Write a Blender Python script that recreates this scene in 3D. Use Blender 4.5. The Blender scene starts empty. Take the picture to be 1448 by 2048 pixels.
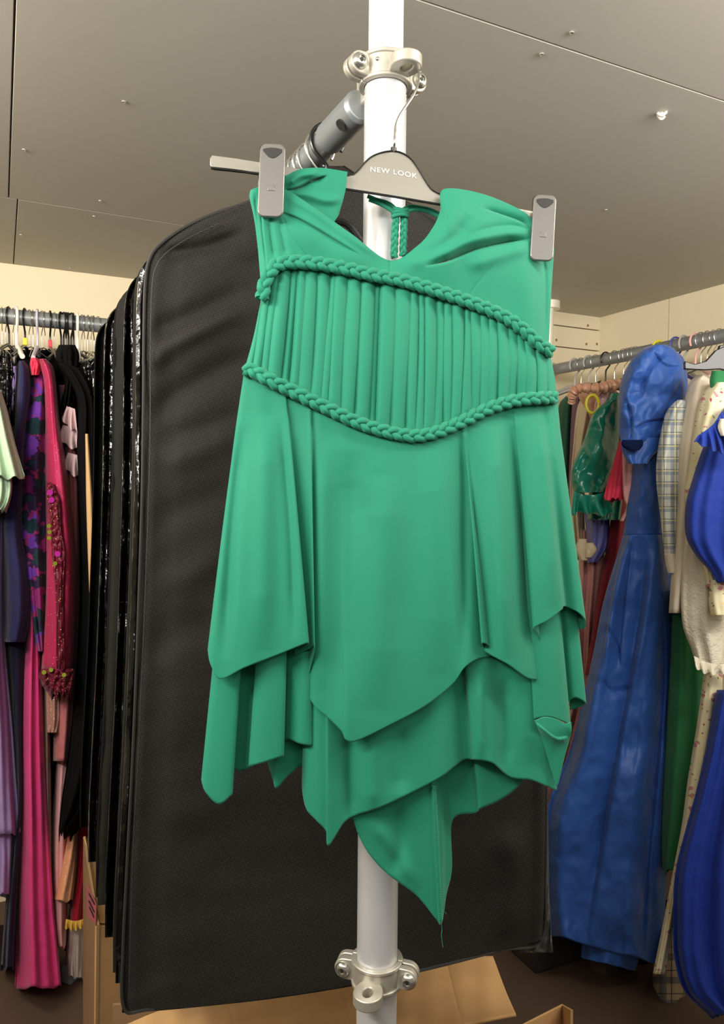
import bpy, bmesh, math, random
import numpy as np
from mathutils import Vector, Matrix, noise

# ------------------------------------------------------------------ camera
F = 1500.0; W, H = 1448, 2048
CAM = Vector((0.0, 0.0, 1.5))
YAW, PITCH, ROLL = math.radians(25.8), math.radians(2.2), math.radians(0.5)
r0 = Vector((math.cos(YAW), -math.sin(YAW), 0))
fwd = Vector((math.sin(YAW) * math.cos(PITCH), math.cos(YAW) * math.cos(PITCH), -math.sin(PITCH)))
u0 = r0.cross(fwd).normalized()
up = u0 * math.cos(ROLL) - r0 * math.sin(ROLL)
rt = r0 * math.cos(ROLL) + u0 * math.sin(ROLL)
cd = bpy.data.cameras.new('camera'); cam = bpy.data.objects.new('camera', cd)
bpy.context.scene.collection.objects.link(cam)
cd.sensor_fit = 'VERTICAL'; cd.sensor_height = 24.0; cd.lens = 24.0 * F / H
cd.clip_start = 0.02
m = Matrix.Identity(4)
for i in range(3):
    m[i][0], m[i][1], m[i][2], m[i][3] = rt[i], up[i], -fwd[i], CAM[i]
cam.matrix_world = m
sc = bpy.context.scene; sc.camera = cam
# ------------------------------------------------------------------ light
wd = bpy.data.worlds.new('world'); sc.world = wd; wd.use_nodes = True
wd.node_tree.nodes['Background'].inputs[0].default_value = (1.0, 0.93, 0.82, 1)
wd.node_tree.nodes['Background'].inputs[1].default_value = 0.22

def area(name, loc, target, sx, sy, power, col):
    l = bpy.data.lights.new(name, 'AREA'); l.shape = 'RECTANGLE'; l.size = sx; l.size_y = sy
    l.energy = power; l.color = col
    o = bpy.data.objects.new(name, l); sc.collection.objects.link(o)
    o.location = loc
    o.rotation_euler = (Vector(target) - Vector(loc)).to_track_quat('-Z', 'Y').to_euler()
    return o
area('tube_light_near', (-0.80, 0.34, 2.12), (0.35, 0.85, 1.55), 0.9, 0.10, 26, (1.0, 0.965, 0.90))
area('tube_light_right', (1.25, 0.2, 2.15), (1.7, 1.9, 1.2), 1.2, 0.12, 17, (1.0, 0.95, 0.88))
area('tube_light_left', (-0.75, 1.45, 2.2), (0.1, 2.6, 1.6), 0.9, 0.12, 19, (1.0, 0.88, 0.70))
area('added_ceiling_fill_left', (-0.75, 0.9, 1.98), (-0.25, 1.15, 2.25), 1.2, 0.3, 11, (1.0, 0.965, 0.90))  # added out-of-view upward fills, lightening the ceiling at the sides
area('added_ceiling_fill_right', (1.75, 0.2, 1.98), (1.45, 0.6, 2.25), 1.2, 0.3, 11, (1.0, 0.965, 0.90))
area('added_ceiling_fill_front', (0.2, -0.45, 1.98), (0.3, -0.1, 2.25), 1.4, 0.3, 15, (1.0, 0.965, 0.90))  # another added upward fill behind the camera
sc.view_settings.view_transform = 'Standard'; sc.view_settings.look = 'None'
sc.view_settings.exposure = 0.0; sc.view_settings.gamma = 1.0
sc.view_settings.use_curve_mapping = False

# ------------------------------------------------------------------ helpers
C = sc.collection
def P(px, py, d):
    return CAM + (fwd + rt * ((px - 724) / F) + up * ((1024 - py) / F)) * d
def ray(px, py):
    return fwd + rt * ((px - 724) / F) + up * ((1024 - py) / F)
def on_plane(px, py, axis, val):
    r = ray(px, py); return CAM + r * ((val - CAM[axis]) / r[axis])
NF = np.array(fwd); NR = np.array(rt); NU = np.array(up); NC = np.array(CAM)
def PN(A):  # array (...,3) of px,py,d
    return NC + (NF + (A[..., 0:1] - 724) / F * NR + (1024 - A[..., 1:2]) / F * NU) * A[..., 2:3]
def lin(c):
    if isinstance(c, str):
        c = [int(c[i:i + 2], 16) / 255 for i in (0, 2, 4)]
    return tuple((x / 12.92 if x <= 0.04045 else ((x + 0.055) / 1.055) ** 2.4) for x in c) + (1,)

def mesh_obj(name, verts, faces, mat=None, parent=None, smooth=True, uv=None, thick=0, mats=None):
    me = bpy.data.meshes.new(name)
    me.from_pydata([tuple(v) for v in verts], [], faces); me.update()
    if uv is not None:
        l = me.uv_layers.new(name='UVMap')
        idx = np.empty(len(me.loops), dtype=np.int32); me.loops.foreach_get('vertex_index', idx)
        l.data.foreach_set('uv', np.asarray(uv, dtype=np.float32)[idx].ravel())
    if smooth: me.polygons.foreach_set('use_smooth', [True] * len(me.polygons))
    o = bpy.data.objects.new(name, me); C.objects.link(o)
    if mat: me.materials.append(mat)
    if parent: o.parent = parent
    if thick:
        s = o.modifiers.new('thickness', 'SOLIDIFY'); s.thickness = thick; s.offset = 0
    return o
def tag(o, label=None, cat=None, group=None, kind=None):
    if label: o['label'] = label
    if cat: o['category'] = cat
    if group: o['group'] = group
    if kind: o['kind'] = kind
    return o
def empty(name, loc, label, cat, group=None):
    o = bpy.data.objects.new(name, None); C.objects.link(o); o.location = loc
    o.empty_display_size = 0.05
    return tag(o, label, cat, group)
def under(o, root):
    """parent keeping world position (root is only translated)"""
    o.parent = root; o.matrix_parent_inverse = Matrix.Translation(-Vector(root.location)); return o

class MB:
    def __init__(s): s.v = []; s.f = []
    def add(s, vs, fs):
        b = len(s.v); s.v += [Vector(v) for v in vs]; s.f += [tuple(i + b for i in f) for f in fs]
    def box(s, c, size, M=None, bevel=0):
        x, y, z = [k / 2 for k in size]
        vs = [Vector((i, j, k)) for i in (-x, x) for j in (-y, y) for k in (-z, z)]
        if M: vs = [M @ v for v in vs]
        s.add([v + Vector(c) for v in vs], [(0, 1, 3, 2), (4, 6, 7, 5), (0, 4, 5, 1), (2, 3, 7, 6), (0, 2, 6, 4), (1, 5, 7, 3)])
    def tube(s, pts, r, n=12, cap=True, flat=1.0):
        pts = [Vector(p) for p in pts]; N = len(pts)
        rs = r if isinstance(r, (list, tuple)) else [r] * N
        t = (pts[1] - pts[0]).normalized()
        a = t.orthogonal().normalized(); vs = []
        for i in range(N):
            t2 = (pts[min(i + 1, N - 1)] - pts[max(i - 1, 0)])
            t2 = t2.normalized() if t2.length > 1e-9 else t
            a = (a - t2 * a.dot(t2)); a = a.normalized() if a.length > 1e-6 else t2.orthogonal().normalized()
            b = t2.cross(a)
            for k in range(n):
                w = 2 * math.pi * k / n
                vs.append(pts[i] + (a * math.cos(w) + b * math.sin(w) * flat) * rs[i])
        fs = [(i * n + k, i * n + (k + 1) % n, (i + 1) * n + (k + 1) % n, (i + 1) * n + k) for i in range(N - 1) for k in range(n)]
        if cap: fs += [tuple(range(n - 1, -1, -1)), tuple((N - 1) * n + k for k in range(n))]
        s.add(vs, fs)
    def prism(s, outline, M, thick):
        """outline 2D polygon in local XY, extruded +-thick/2 in local Z, transformed by M"""
        n = len(outline)
        vs = [M @ Vector((x, y, z)) for z in (-thick / 2, thick / 2) for x, y in outline]
        fs = [tuple(range(n - 1, -1, -1)), tuple(range(n, 2 * n))] + [(i, (i + 1) % n, n + (i + 1) % n, n + i) for i in range(n)]
        s.add(vs, fs)
    def ring(s, M, ri, ro, h, n=40, a0=0, a1=2 * math.pi):
        full = abs(a1 - a0 - 2 * math.pi) < 1e-6
        k = n if full else n + 1
        vs = []
        for i in range(k):
            w = a0 + (a1 - a0) * i / n; c, q = math.cos(w), math.sin(w)
            for rr, z in ((ri, -h / 2), (ro, -h / 2), (ro, h / 2), (ri, h / 2)):
                vs.append(M @ Vector((rr * c, rr * q, z)))
        fs = []
        for i in range(n):
            j = (i + 1) % k
            for e in range(4):
                f = (e + 1) % 4; fs.append((i * 4 + e, i * 4 + f, j * 4 + f, j * 4 + e))
        if not full: fs += [(0, 1, 2, 3), tuple((k - 1) * 4 + e for e in (3, 2, 1, 0))]
        s.add(vs, fs)
    def build(s, name, mat, parent=None, smooth=True, bevel=0, weighted=True):
        o = mesh_obj(name, s.v, s.f, mat, None, smooth)
        bm = bmesh.new(); bm.from_mesh(o.data); bmesh.ops.recalc_face_normals(bm, faces=bm.faces); bm.to_mesh(o.data); bm.free()
        if bevel:
            b = o.modifiers.new('bevel', 'BEVEL'); b.width = bevel; b.segments = 2; b.limit_method = 'ANGLE'; b.angle_limit = math.radians(40)
        if smooth:
            try: o.data.set_sharp_from_angle(angle=math.radians(40))
            except Exception: pass
        if parent: under(o, parent)
        return o

def spl(pts, n):
    """Catmull-Rom resample of a polyline, uniform in index"""
    A = np.array(pts, dtype=float); N = len(A)
    if N == 1: return np.repeat(A, n, 0)
    t = np.linspace(0, N - 1, n); i = np.minimum(t.astype(int), N - 2); f = (t - i)[:, None]
    g = lambda k: A[np.clip(k, 0, N - 1)]
    p0, p1, p2, p3 = g(i - 1), g(i), g(i + 1), g(i + 2)
    p0 = np.where((i == 0)[:, None], 2 * p1 - p2, p0); p3 = np.where((i == N - 2)[:, None], 2 * p2 - p1, p3)
    return 0.5 * (2 * p1 + (p2 - p0) * f + (2 * p0 - 5 * p1 + 4 * p2 - p3) * f * f + (3 * p1 - p0 - 3 * p2 + p3) * f ** 3)
def seg_dist(X, Y, poly):
    """signed distance and arc fraction to polyline, arrays"""
    best = np.full(X.shape, 1e9); sg = np.zeros(X.shape); fr = np.zeros(X.shape)
    n = len(poly) - 1
    for k in range(n):
        ax, ay = poly[k]; bx, by = poly[k + 1]; dx, dy = bx - ax, by - ay
        L = dx * dx + dy * dy
        t = np.clip(((X - ax) * dx + (Y - ay) * dy) / L, 0, 1)
        ex, ey = X - ax - t * dx, Y - ay - t * dy
        d = np.hypot(ex, ey); c = np.sign(dx * ey - dy * ex)
        m_ = d < best
        best = np.where(m_, d, best); sg = np.where(m_, c, sg); fr = np.where(m_, (k + t) / n, fr)
    return best, sg, fr
def crease(G, items):
    """items: (polyline, width_px, depth_m[, kind]); adds to depth. ridge: gaussian; fold: sharp on one side"""
    for it in items:
        poly, w, a = it[:3]; kind = it[3] if len(it) > 3 else 'ridge'
        pl = spl(poly, max(8, len(poly) * 5))
        d, s, fr = seg_dist(G[..., 0], G[..., 1], pl)
        taper = np.clip(np.sin(np.pi * np.clip(fr, 0.0, 1.0)) * 1.6, 0, 1) if kind != 'full' and kind != 'step' else 1.0
        if kind in ('ridge', 'full'): G[..., 2] += a * np.exp(-(d / w) ** 2) * taper
        elif kind == 'step': G[..., 2] += a * np.tanh(s * d / w) * np.exp(-(d / (w * 6)) ** 2) * taper
        elif kind == 'fold':
            q = s * d; G[..., 2] += a * np.where(q > 0, np.exp(-(q / w) ** 1.2), np.exp(-(q / (w * 0.22)) ** 2)) * taper
    return G
def sheet(name, G, mat, parent=None, thick=0.0012, closed=False, uvs=None):
    nv, nu = G.shape[:2]
    V = PN(G).reshape(-1, 3)
    fs = []
    for j in range(nv - 1):
        for i in range(nu - 1 if not closed else nu):
            k = (i + 1) % nu
            fs.append((j * nu + i, (j + 1) * nu + i, (j + 1) * nu + k, j * nu + k))
    if uvs is None:
        dm = float(np.mean(G[..., 2]))
        uvs = np.stack([(G[..., 0] - 724) / F * dm, (1024 - G[..., 1]) / F * dm], -1).reshape(-1, 2)
    o = mesh_obj(name, V, fs, mat, None, True, uvs, thick)
    if parent: under(o, parent)
    return o
def loft(rows, nu, nv):
    R = [spl(r, nu) for r in rows]
    A = np.array(R)                              # rows x nu x 3
    out = np.stack([spl(A[:, i], nv) for i in range(nu)], 1)
    return out                                   # nv x nu x 3

# ------------------------------------------------------------------ materials
M_clip = None
def mat(name, col, rough=0.7, metal=0.0, bump=None, noise_col=None, sheen=0, coat=0, spec=0.5, aniso=None):
    """bump=(scale,strength,distance); noise_col=(col2, scale, contrast)"""
    mt = bpy.data.materials.new(name); mt.use_nodes = True; nt = mt.node_tree; b = nt.nodes['Principled BSDF']
    col = lin(col); b.inputs['Base Color'].default_value = col
    b.inputs['Roughness'].default_value = rough; b.inputs['Metallic'].default_value = metal
    b.inputs['Specular IOR Level'].default_value = spec
    if sheen:
        b.inputs['Sheen Weight'].default_value = sheen; b.inputs['Sheen Roughness'].default_value = 0.4
    if coat:
        b.inputs['Coat Weight'].default_value = coat; b.inputs['Coat Roughness'].default_value = 0.12
    tc = nt.nodes.new('ShaderNodeTexCoord')
    if noise_col:
        c2, s, k = noise_col
        n = nt.nodes.new('ShaderNodeTexNoise'); n.inputs['Scale'].default_value = s; n.inputs['Detail'].default_value = 4
        r = nt.nodes.new('ShaderNodeValToRGB'); r.color_ramp.elements[0].position = 0.5 - k; r.color_ramp.elements[1].position = 0.5 + k
        r.color_ramp.elements[0].color = col; r.color_ramp.elements[1].color = lin(c2)
        nt.links.new(tc.outputs['Object'], n.inputs['Vector']); nt.links.new(n.outputs['Fac'], r.inputs['Fac']); nt.links.new(r.outputs['Color'], b.inputs['Base Color'])
    last = None
    for bp in ([bump] if bump and not isinstance(bump, list) else (bump or [])):
        s, st, di = bp
        n = nt.nodes.new('ShaderNodeTexNoise'); n.inputs['Scale'].default_value = s; n.inputs['Detail'].default_value = 3
        bn = nt.nodes.new('ShaderNodeBump'); bn.inputs['Strength'].default_value = st; bn.inputs['Distance'].default_value = di
        nt.links.new(tc.outputs['Object'], n.inputs['Vector']); nt.links.new(n.outputs['Fac'], bn.inputs['Height'])
        if last: nt.links.new(last.outputs['Normal'], bn.inputs['Normal'])
        last = bn
    if last: nt.links.new(last.outputs['Normal'], b.inputs['Normal'])
    return mt
def cloth(name, col, rough=0.85, c2=None, wr=0.35, sheen=0.1, spec=0.25):
    return mat(name, col, rough, bump=[(900, 0.15, 0.0006), (14, wr, 0.02)], noise_col=(c2, 12, 0.3) if c2 else None, sheen=sheen, spec=spec)
def add_nodes(mt):
    nt = mt.node_tree; return nt, nt.nodes['Principled BSDF'], nt.nodes.new, nt.links.new

M_green = mat('green_jersey', '1e7d62', 0.72, bump=[(1400, 0.12, 0.0004), (60, 0.06, 0.003)], sheen=0.15, spec=0.3)
# woven bag: small dot lattice
def nonwoven(name, base, dot):
    mt = mat(name, base, 0.72, spec=0.16)
    nt, b, N, L = add_nodes(mt)
    tc = N('ShaderNodeTexCoord'); mp = N('ShaderNodeMapping'); mp.inputs['Rotation'].default_value = (0, 0, math.radians(35))
    mp.inputs['Scale'].default_value = (1, 1, 1)
    L(tc.outputs['UV'], mp.inputs['Vector'])
    sep = N('ShaderNodeSeparateXYZ'); L(mp.outputs['Vector'], sep.inputs[0])
    outs = []
    for ax in (0, 1):
        mu = N('ShaderNodeMath'); mu.operation = 'MULTIPLY'; mu.inputs[1].default_value = 2 * math.pi / 0.0030
        sn = N('ShaderNodeMath'); sn.operation = 'SINE'
        L(sep.outputs[ax], mu.inputs[0]); L(mu.outputs[0], sn.inputs[0]); outs.append(sn)
    ml = N('ShaderNodeMath'); ml.operation = 'MULTIPLY'; L(outs[0].outputs[0], ml.inputs[0]); L(outs[1].outputs[0], ml.inputs[1])
    rp = N('ShaderNodeMapRange'); rp.inputs['From Min'].default_value = -0.1; rp.inputs['From Max'].default_value = 0.6
    L(ml.outputs[0], rp.inputs['Value'])
    mx = N('ShaderNodeMix'); mx.data_type = 'RGBA'; mx.inputs['A'].default_value = lin(base); mx.inputs['B'].default_value = lin(dot)
    L(rp.outputs[0], mx.inputs['Factor']); L(mx.outputs['Result'], b.inputs['Base Color'])
    bn = N('ShaderNodeBump'); bn.inputs['Strength'].default_value = 0.5; bn.inputs['Distance'].default_value = 0.0006
    L(rp.outputs[0], bn.inputs['Height'])
    n2 = N('ShaderNodeTexNoise'); n2.inputs['Scale'].default_value = 9; L(tc.outputs['UV'], n2.inputs['Vector'])
    b2 = N('ShaderNodeBump'); b2.inputs['Strength'].default_value = 0.35; b2.inputs['Distance'].default_value = 0.012
    L(n2.outputs['Fac'], b2.inputs['Height']); L(b2.outputs['Normal'], bn.inputs['Normal']); L(bn.outputs['Normal'], b.inputs['Normal'])
    return mt
M_bag = nonwoven('nonwoven_bag', '100f0e', '413e38')
M_bag2 = nonwoven('nonwoven_bag_plain', '0e0e0d', '1f1d1a')
M_vinyl = mat('black_vinyl', '0b0b0b', 0.16, bump=[(11, 0.8, 0.035), (38, 0.45, 0.008)], spec=0.6)
M_blackcloth = cloth('black_cloth', '09090a', 0.9, sheen=0, spec=0.1)
M_trim = mat('bag_binding', '262421', 0.7)
M_alu = mat('aluminium', 'dcdddf', 0.32, 0.5, bump=(250, 0.03, 0.0005))
M_alu_white = mat('aluminium_pale', 'efe9da', 0.42, 0.25)
M_cast = mat('cast_metal', 'bdb8aa', 0.42, 0.6, bump=(180, 0.12, 0.0008))
M_zinc = mat('zinc_bolt', 'c8c6bd', 0.25, 0.9)
M_dark = mat('dark_recess', '22211e', 0.6)
M_rod = mat('grey_rail', '8e9294', 0.38, 0.5)
M_plastic = mat('hanger_plastic_glare', '8d897e', 0.34, 0.35, bump=(30, 0.04, 0.002), spec=0.9, coat=0.7)  # black plastic; the grey base puts its glare into the colour
M_clipm = mat('clip_plastic_glare', '5f5d58', 0.34, 0.25, bump=(30, 0.05, 0.002), spec=0.8, coat=0.5)  # black clip plastic, greyed to carry the glare on it
M_plastic_edge = mat('black_hanger_plastic', '161514', 0.35, coat=0.3)
M_text = mat('white_print', 'f4f0e4', 0.6)
M_wire = mat('hook_wire', 'cfcdc4', 0.22, 0.95)
M_wire_black = mat('black_hook', '101010', 0.3)
M_white_pl = mat('white_hanger', 'e6e2d8', 0.4)
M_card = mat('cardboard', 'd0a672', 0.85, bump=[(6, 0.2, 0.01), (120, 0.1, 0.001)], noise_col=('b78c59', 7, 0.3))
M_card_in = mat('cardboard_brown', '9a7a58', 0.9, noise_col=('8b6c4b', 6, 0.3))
M_ceil = mat('ceiling_board', 'bdb9ae', 0.75, bump=(40, 0.04, 0.003), noise_col=('b4afa4', 1.2, 0.35))
M_wall = mat('cream_wall', 'e3d7ba', 0.85, bump=(25, 0.05, 0.004), noise_col=('dccfb0', 1.5, 0.3))
M_floor = mat('brown_floor', '5a4636', 0.7, noise_col=('4a392c', 3, 0.3))

# ------------------------------------------------------------------ the room
ZC = 2.25
YS2 = on_plane(375, 452, 2, ZC).y; YS3 = on_plane(1140, 100, 2, ZC).y
XS1 = on_plane(25, 160, 2, ZC).x; XS1b = on_plane(32, 450, 2, ZC).x
cor = on_plane(1200, 635, 2, ZC); XW = cor.x; YWR = cor.y
YWL = on_plane(120, 540, 2, ZC).y
XR = 1.45  # hidden jog between the two back walls
mb = MB(); g = 0.0035
def slab(x0, x1, y0, y1):
    mb.box(((x0 + x1) / 2, (y0 + y1) / 2, ZC + 0.006), (x1 - x0 - g, y1 - y0 - g, 0.012))
slab(-2.2, XS1, -2.0, YS2); slab(XS1, XW, YS3, YS2); slab(XS1, XW + 0.0, -2.0, YS3)
slab(-2.2, XS1b, YS2, YWL); slab(XS1b, XW, YS2, YWL)
mb.box((0.2, 0.6, ZC + 0.03), (5.4, 5.4, 0.02))
ceil = mb.build('ceiling', M_ceil, bevel=0.001); tag(ceil, kind='structure')
for k, (x, y, r) in enumerate([(248, 204, 4), (48, 300, 3.5), (1083, 109, 5), (1143, 66, 5), (200, 402, 2.5), (188, 433, 2.5), (42, 470, 2.2), (1212, 420, 3), (140, 537, 2.5)]):
    p = on_plane(x, y, 2, ZC - 0.0015); s_ = MB()
    s_.ring(Matrix.Translation(p), 0.0028, 0.0045, 0.002, 20); s_.tube([p, p + Vector((0, 0, 0.001))], 0.003, 14)
    under(s_.build('screw_head', M_cast), ceil)
s_ = MB(); p = on_plane(1324, 226, 2, ZC)
s_.tube([p + Vector((math.cos(a) * 0.008, math.sin(a) * 0.008, -0.004 - 0.004 * math.sin(a * 2))) for a in np.linspace(0, 5.2, 16)], 0.0028, 8)
s_.tube([p, p - Vector((0, 0, 0.006))], 0.004, 10)
under(s_.build('cable_clip', M_white_pl), ceil)
def wallbox(name, x0, x1, y0, y1, z0=0, z1=ZC + 0.02, m_=None, bevel=0):
    b = MB(); b.box(((x0 + x1) / 2, (y0 + y1) / 2, (z0 + z1) / 2), (x1 - x0, y1 - y0, z1 - z0))
    return tag(b.build(name, m_ or M_wall, smooth=False, bevel=bevel), kind='structure')
wallbox('wall_back', -2.2, XR, YWL, YWL + 0.05)
b = MB()
zs = [0.0, 0.4, 0.8, 1.2, 1.5, on_plane(1150, 697, 1, YWR).z, on_plane(1150, 655, 1, YWR).z, ZC + 0.01]
zs.sort()
for z0, z1 in zip(zs[:-1], zs[1:]): b.box(((XR + XW) / 2, YWR + 0.025, (z0 + z1) / 2), (XW - XR + 0.05, 0.05, z1 - z0 - 0.004))
b.box(((XR + XW) / 2, YWR + 0.05, ZC / 2), (XW - XR + 0.05, 0.03, ZC))
wb = tag(b.build('wall_back_boarded', M_wall, smooth=False, bevel=0.002), kind='structure')
for (x, y) in ((1176, 651), (1113, 680), (1173, 688), (1194, 688)):
    p = on_plane(x, y, 1, YWR - 0.001); s_ = MB(); s_.tube([p, p + Vector((0, 0.002, 0))], 0.006, 10)
    under(s_.build('screw_head', M_card_in), wb)
wallbox('wall_jog', XR - 0.01, XR + 0.012, YWR, YWL + 0.05)
ysm = on_plane(1338, 620, 0, XW).y
wallbox('wall_right', XW, XW + 0.05, ysm + 0.002, YWR + 0.05); wallbox('wall_right_near', XW - 0.001, XW + 0.05, -1.0, ysm - 0.002)
wallbox('wall_left', -2.25, -2.2, -1.0, YWL + 0.05)
wallbox('floor', -2.3, XW + 0.05, -2.0, YWL + 0.05, -0.05, 0.0, M_floor)

# ------------------------------------------------------------------ rails, pole and clamps
pole_p = P(763, 1000, 0.95); PX_, PY_ = pole_p.x, pole_p.y
zsl = on_plane(769, 172, 1, PY_).z
zcl_up = on_plane(769, 150, 1, PY_).z; zcl_lo = on_plane(756, 1938, 1, PY_).z
post = empty('upright_pole', (PX_, PY_, 0), 'pale metal upright pole standing in the middle behind the green dress', 'pole')
b = MB(); b.tube([(PX_, PY_, 0), (PX_, PY_, zsl - 0.014), (PX_, PY_, zsl - 0.012), (PX_, PY_, zsl - 0.009), (PX_, PY_, zsl - 0.006), (PX_, PY_, zsl)],
               [0.0262, 0.0262, 0.0256, 0.0256, 0.0262, 0.0255], 56)
b.build('lower_tube', M_alu, post)
b = MB(); b.tube([(PX_, PY_, zsl - 0.01), (PX_, PY_, ZC)], 0.0215, 48); b.build('upper_tube', M_alu_white, post)
b = MB(); b.tube([(PX_, PY_, 0), (PX_, PY_, 0.008)], 0.05, 40); b.build('foot_plate', M_cast, post)

def clamp(z, yaw, label, with_lip=True):
    """two half collars, ears with bolts, eye tongue"""
    root = empty('pole_clamp', (PX_, PY_, z), label, 'clamp', None)
    # local frame: x along ears, y front, z up
    R = Matrix.Rotation(-YAW + yaw, 4, 'Z')       # x axis -> camera right, yawed
    T = Matrix.Translation((PX_, PY_, z)) @ R
    fr = -1  # front is local -y
    for s, nm in ((-1, 'front_half'), (1, 'rear_half')):
        b = MB()
        a0 = math.pi + 0.03 if s < 0 else 0.03
        b.ring(T, 0.0265, 0.0315, 0.030, 28, a0, a0 + math.pi - 0.06)
        b.ring(T @ Matrix.Translation((0, 0, 0.014)), 0.0265, 0.0335, 0.005, 28, a0, a0 + math.pi - 0.06)
        b.ring(T @ Matrix.Translation((0, 0, -0.014)), 0.0265, 0.0335, 0.005, 28, a0, a0 + math.pi - 0.06)
        for e in (-1, 1):
            out = [(0.024, -0.014)] + [(0.041 + 0.0135 * math.cos(w), 0.0135 * math.sin(w)) for w in np.linspace(-math.pi / 2, math.pi / 2, 14)] + [(0.024, 0.014)]
            Mx = T @ Matrix.Translation((0, s * 0.0065, 0)) @ Matrix.Rotation(math.pi / 2, 4, 'X') @ Matrix.Diagonal((e, 1, 1, 1))
            b.prism(out, Mx, 0.009)
        b.build(nm, M_cast, root, bevel=0.0012)
    for e in (-1, 1):
        c = Vector((e * 0.043, -0.0145, 0)); b = MB()
        pts = [(0, 0.004), (0.0098, 0.004), (0.0098, 0.0015), (0.0085, -0.001), (0.006, -0.003), (0.0042, -0.0033), (0.0038, -0.0012), (0, -0.0012)]
        n = 24; vs = []
        for (r_, y_) in pts:
            for k in range(n):
                w = 2 * math.pi * k / n; vs.append(T @ (c + Vector((r_ * math.cos(w), y_, r_ * math.sin(w)))))
        b.add(vs, [(i * n + k, i * n + (k + 1) % n, (i + 1) * n + (k + 1) % n, (i + 1) * n + k) for i in range(len(pts) - 1) for k in range(n)])
        bo = b.build('bolt', M_zinc, root)
        b = MB(); b.tube([T @ (c + Vector((0, -0.0014, 0))), T @ (c + Vector((0, -0.0024, 0)))], 0.0024, 6); bb = b.build('hex_socket', M_dark)
        bb.parent = bo
    # eye tongue: flat horizontal ring plate sticking out at the front
    b = MB(); cy = -0.047; ro = 0.0185; n = 40
    zt = -0.006; h = 0.014
    out = []; inn = []
    for k in range(n):
        w = 2 * math.pi * k / n
        x, y = ro * math.cos(w), ro * math.sin(w)
        if y > 0: x = math.copysign(ro, x) if abs(x) > ro * 0.999 else x; y = y * 1.35
        out.append((x, cy + y))
        inn.append((0.0062 * math.cos(w), cy + 0.0095 * math.sin(w)))
    vs = [T @ Vector((x, y, zt + q * h / 2)) for q in (-1, 1) for ring_ in (out, inn) for x, y in ring_]
    fs = []
    for k in range(n):
        j = (k + 1) % n
        fs += [(k, j, n + j, n + k), (2 * n + k, 3 * n + k, 3 * n + j, 2 * n + j), (k, 2 * n + k, 2 * n + j, j), (n + k, n + j, 3 * n + j, 3 * n + k)]
    b.add(vs, fs)
    b.build('eye_tongue', M_cast, root, bevel=0.0015)
    return root, T
cu, TU = clamp(zcl_up, math.radians(30), 'cast metal clamp at the top of the pole, with the clip hanger hooked on it')
cl, TL = clamp(zcl_lo, math.radians(-15), 'cast metal clamp near the foot of the picture, in front of the cardboard')

# bag rod going back from the pole
RX, RZ = 0.419, on_plane(712, 222, 0, 0.419).z
rod = empty('hanging_rail', (RX, PY_ + 0.04, RZ), 'grey rail running back from the pole, carrying the black garment bags', 'rail')
b = MB(); b.tube([(RX, PY_ + 0.075, RZ), (RX, 2.3, RZ)], 0.0185, 32); b.build('tube', M_rod, rod)
b = MB(); b.tube([(RX, PY_ + 0.035, RZ), (RX, PY_ + 0.04, RZ), (RX, PY_ + 0.135, RZ)], [0.017, 0.0215, 0.0215], 32)
cap = b.build('end_socket', M_rod, rod, bevel=0.001)
b = MB(); q = Vector((RX, PY_ + 0.05, RZ)) + (P(712, 222, 1) - P(760, 222, 1)).normalized() * 0.0
dcam = (CAM - Vector((RX, PY_ + 0.06, RZ))).normalized()
side = Vector((-0.60, 0, -0.62)).normalized()
c0 = Vector((RX, PY_ + 0.062, RZ)) + side * 0.0212
b.tube([c0, c0 + side * 0.003], 0.0075, 20); sc_ = b.build('socket_screw', M_dark); under(sc_, rod)
b = MB(); b.box((RX + 0.008, PY_ + 0.035, RZ + 0.028), (0.018, 0.03, 0.055)); b.box((RX + 0.012, PY_ + 0.02, RZ + 0.05), (0.022, 0.06, 0.02))
b.build('bracket', M_cast, rod, bevel=0.004)
# left rail, right rail
YL = on_plane(100, 641, 2, RZ).y
railL = empty('hanging_rail', (-1.5, YL, RZ), 'grey rail on the left full of crowded hangers', 'rail')
b = MB(); b.tube([(-1.6, YL, RZ), (1.3, YL, RZ)], 0.0225, 28); b.build('tube', M_rod, railL)
XRR = on_plane(1448, 672, 2, RZ).x
yend = on_plane(1113, 743, 0, XRR).y
railR = empty('hanging_rail', (XRR, yend, RZ), 'grey rail on the right carrying the blue and green dresses', 'rail')
zR2 = on_plane(1113, 743, 0, XRR).z
b = MB(); b.tube([(XRR, 0.6, RZ), (XRR, yend, RZ)], 0.0225, 28); b.tube([(XRR, yend, RZ), (XRR, yend + 0.06, RZ)], 0.015, 20)
b.build('tube', M_rod, railR)
b = MB(); b.tube([(XRR, yend + 0.02, RZ), (XRR, yend + 0.05, RZ)], 0.03, 20); b.build('end_fitting', M_cast, railR)
bp_ = on_plane(1096, 700, 1, YWR - 0.12)
b = MB(); b.tube([(bp_.x, bp_.y, 0), (bp_.x, bp_.y, ZC)], 0.02, 24)
b.tube([(bp_.x, bp_.y, ZC - 0.03), (bp_.x, bp_.y, ZC)], 0.045, 24)
tag(b.build('upright_pole', M_alu_white), 'pale upright pole in the far corner, mostly hidden by the green dress', 'pole')

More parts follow.
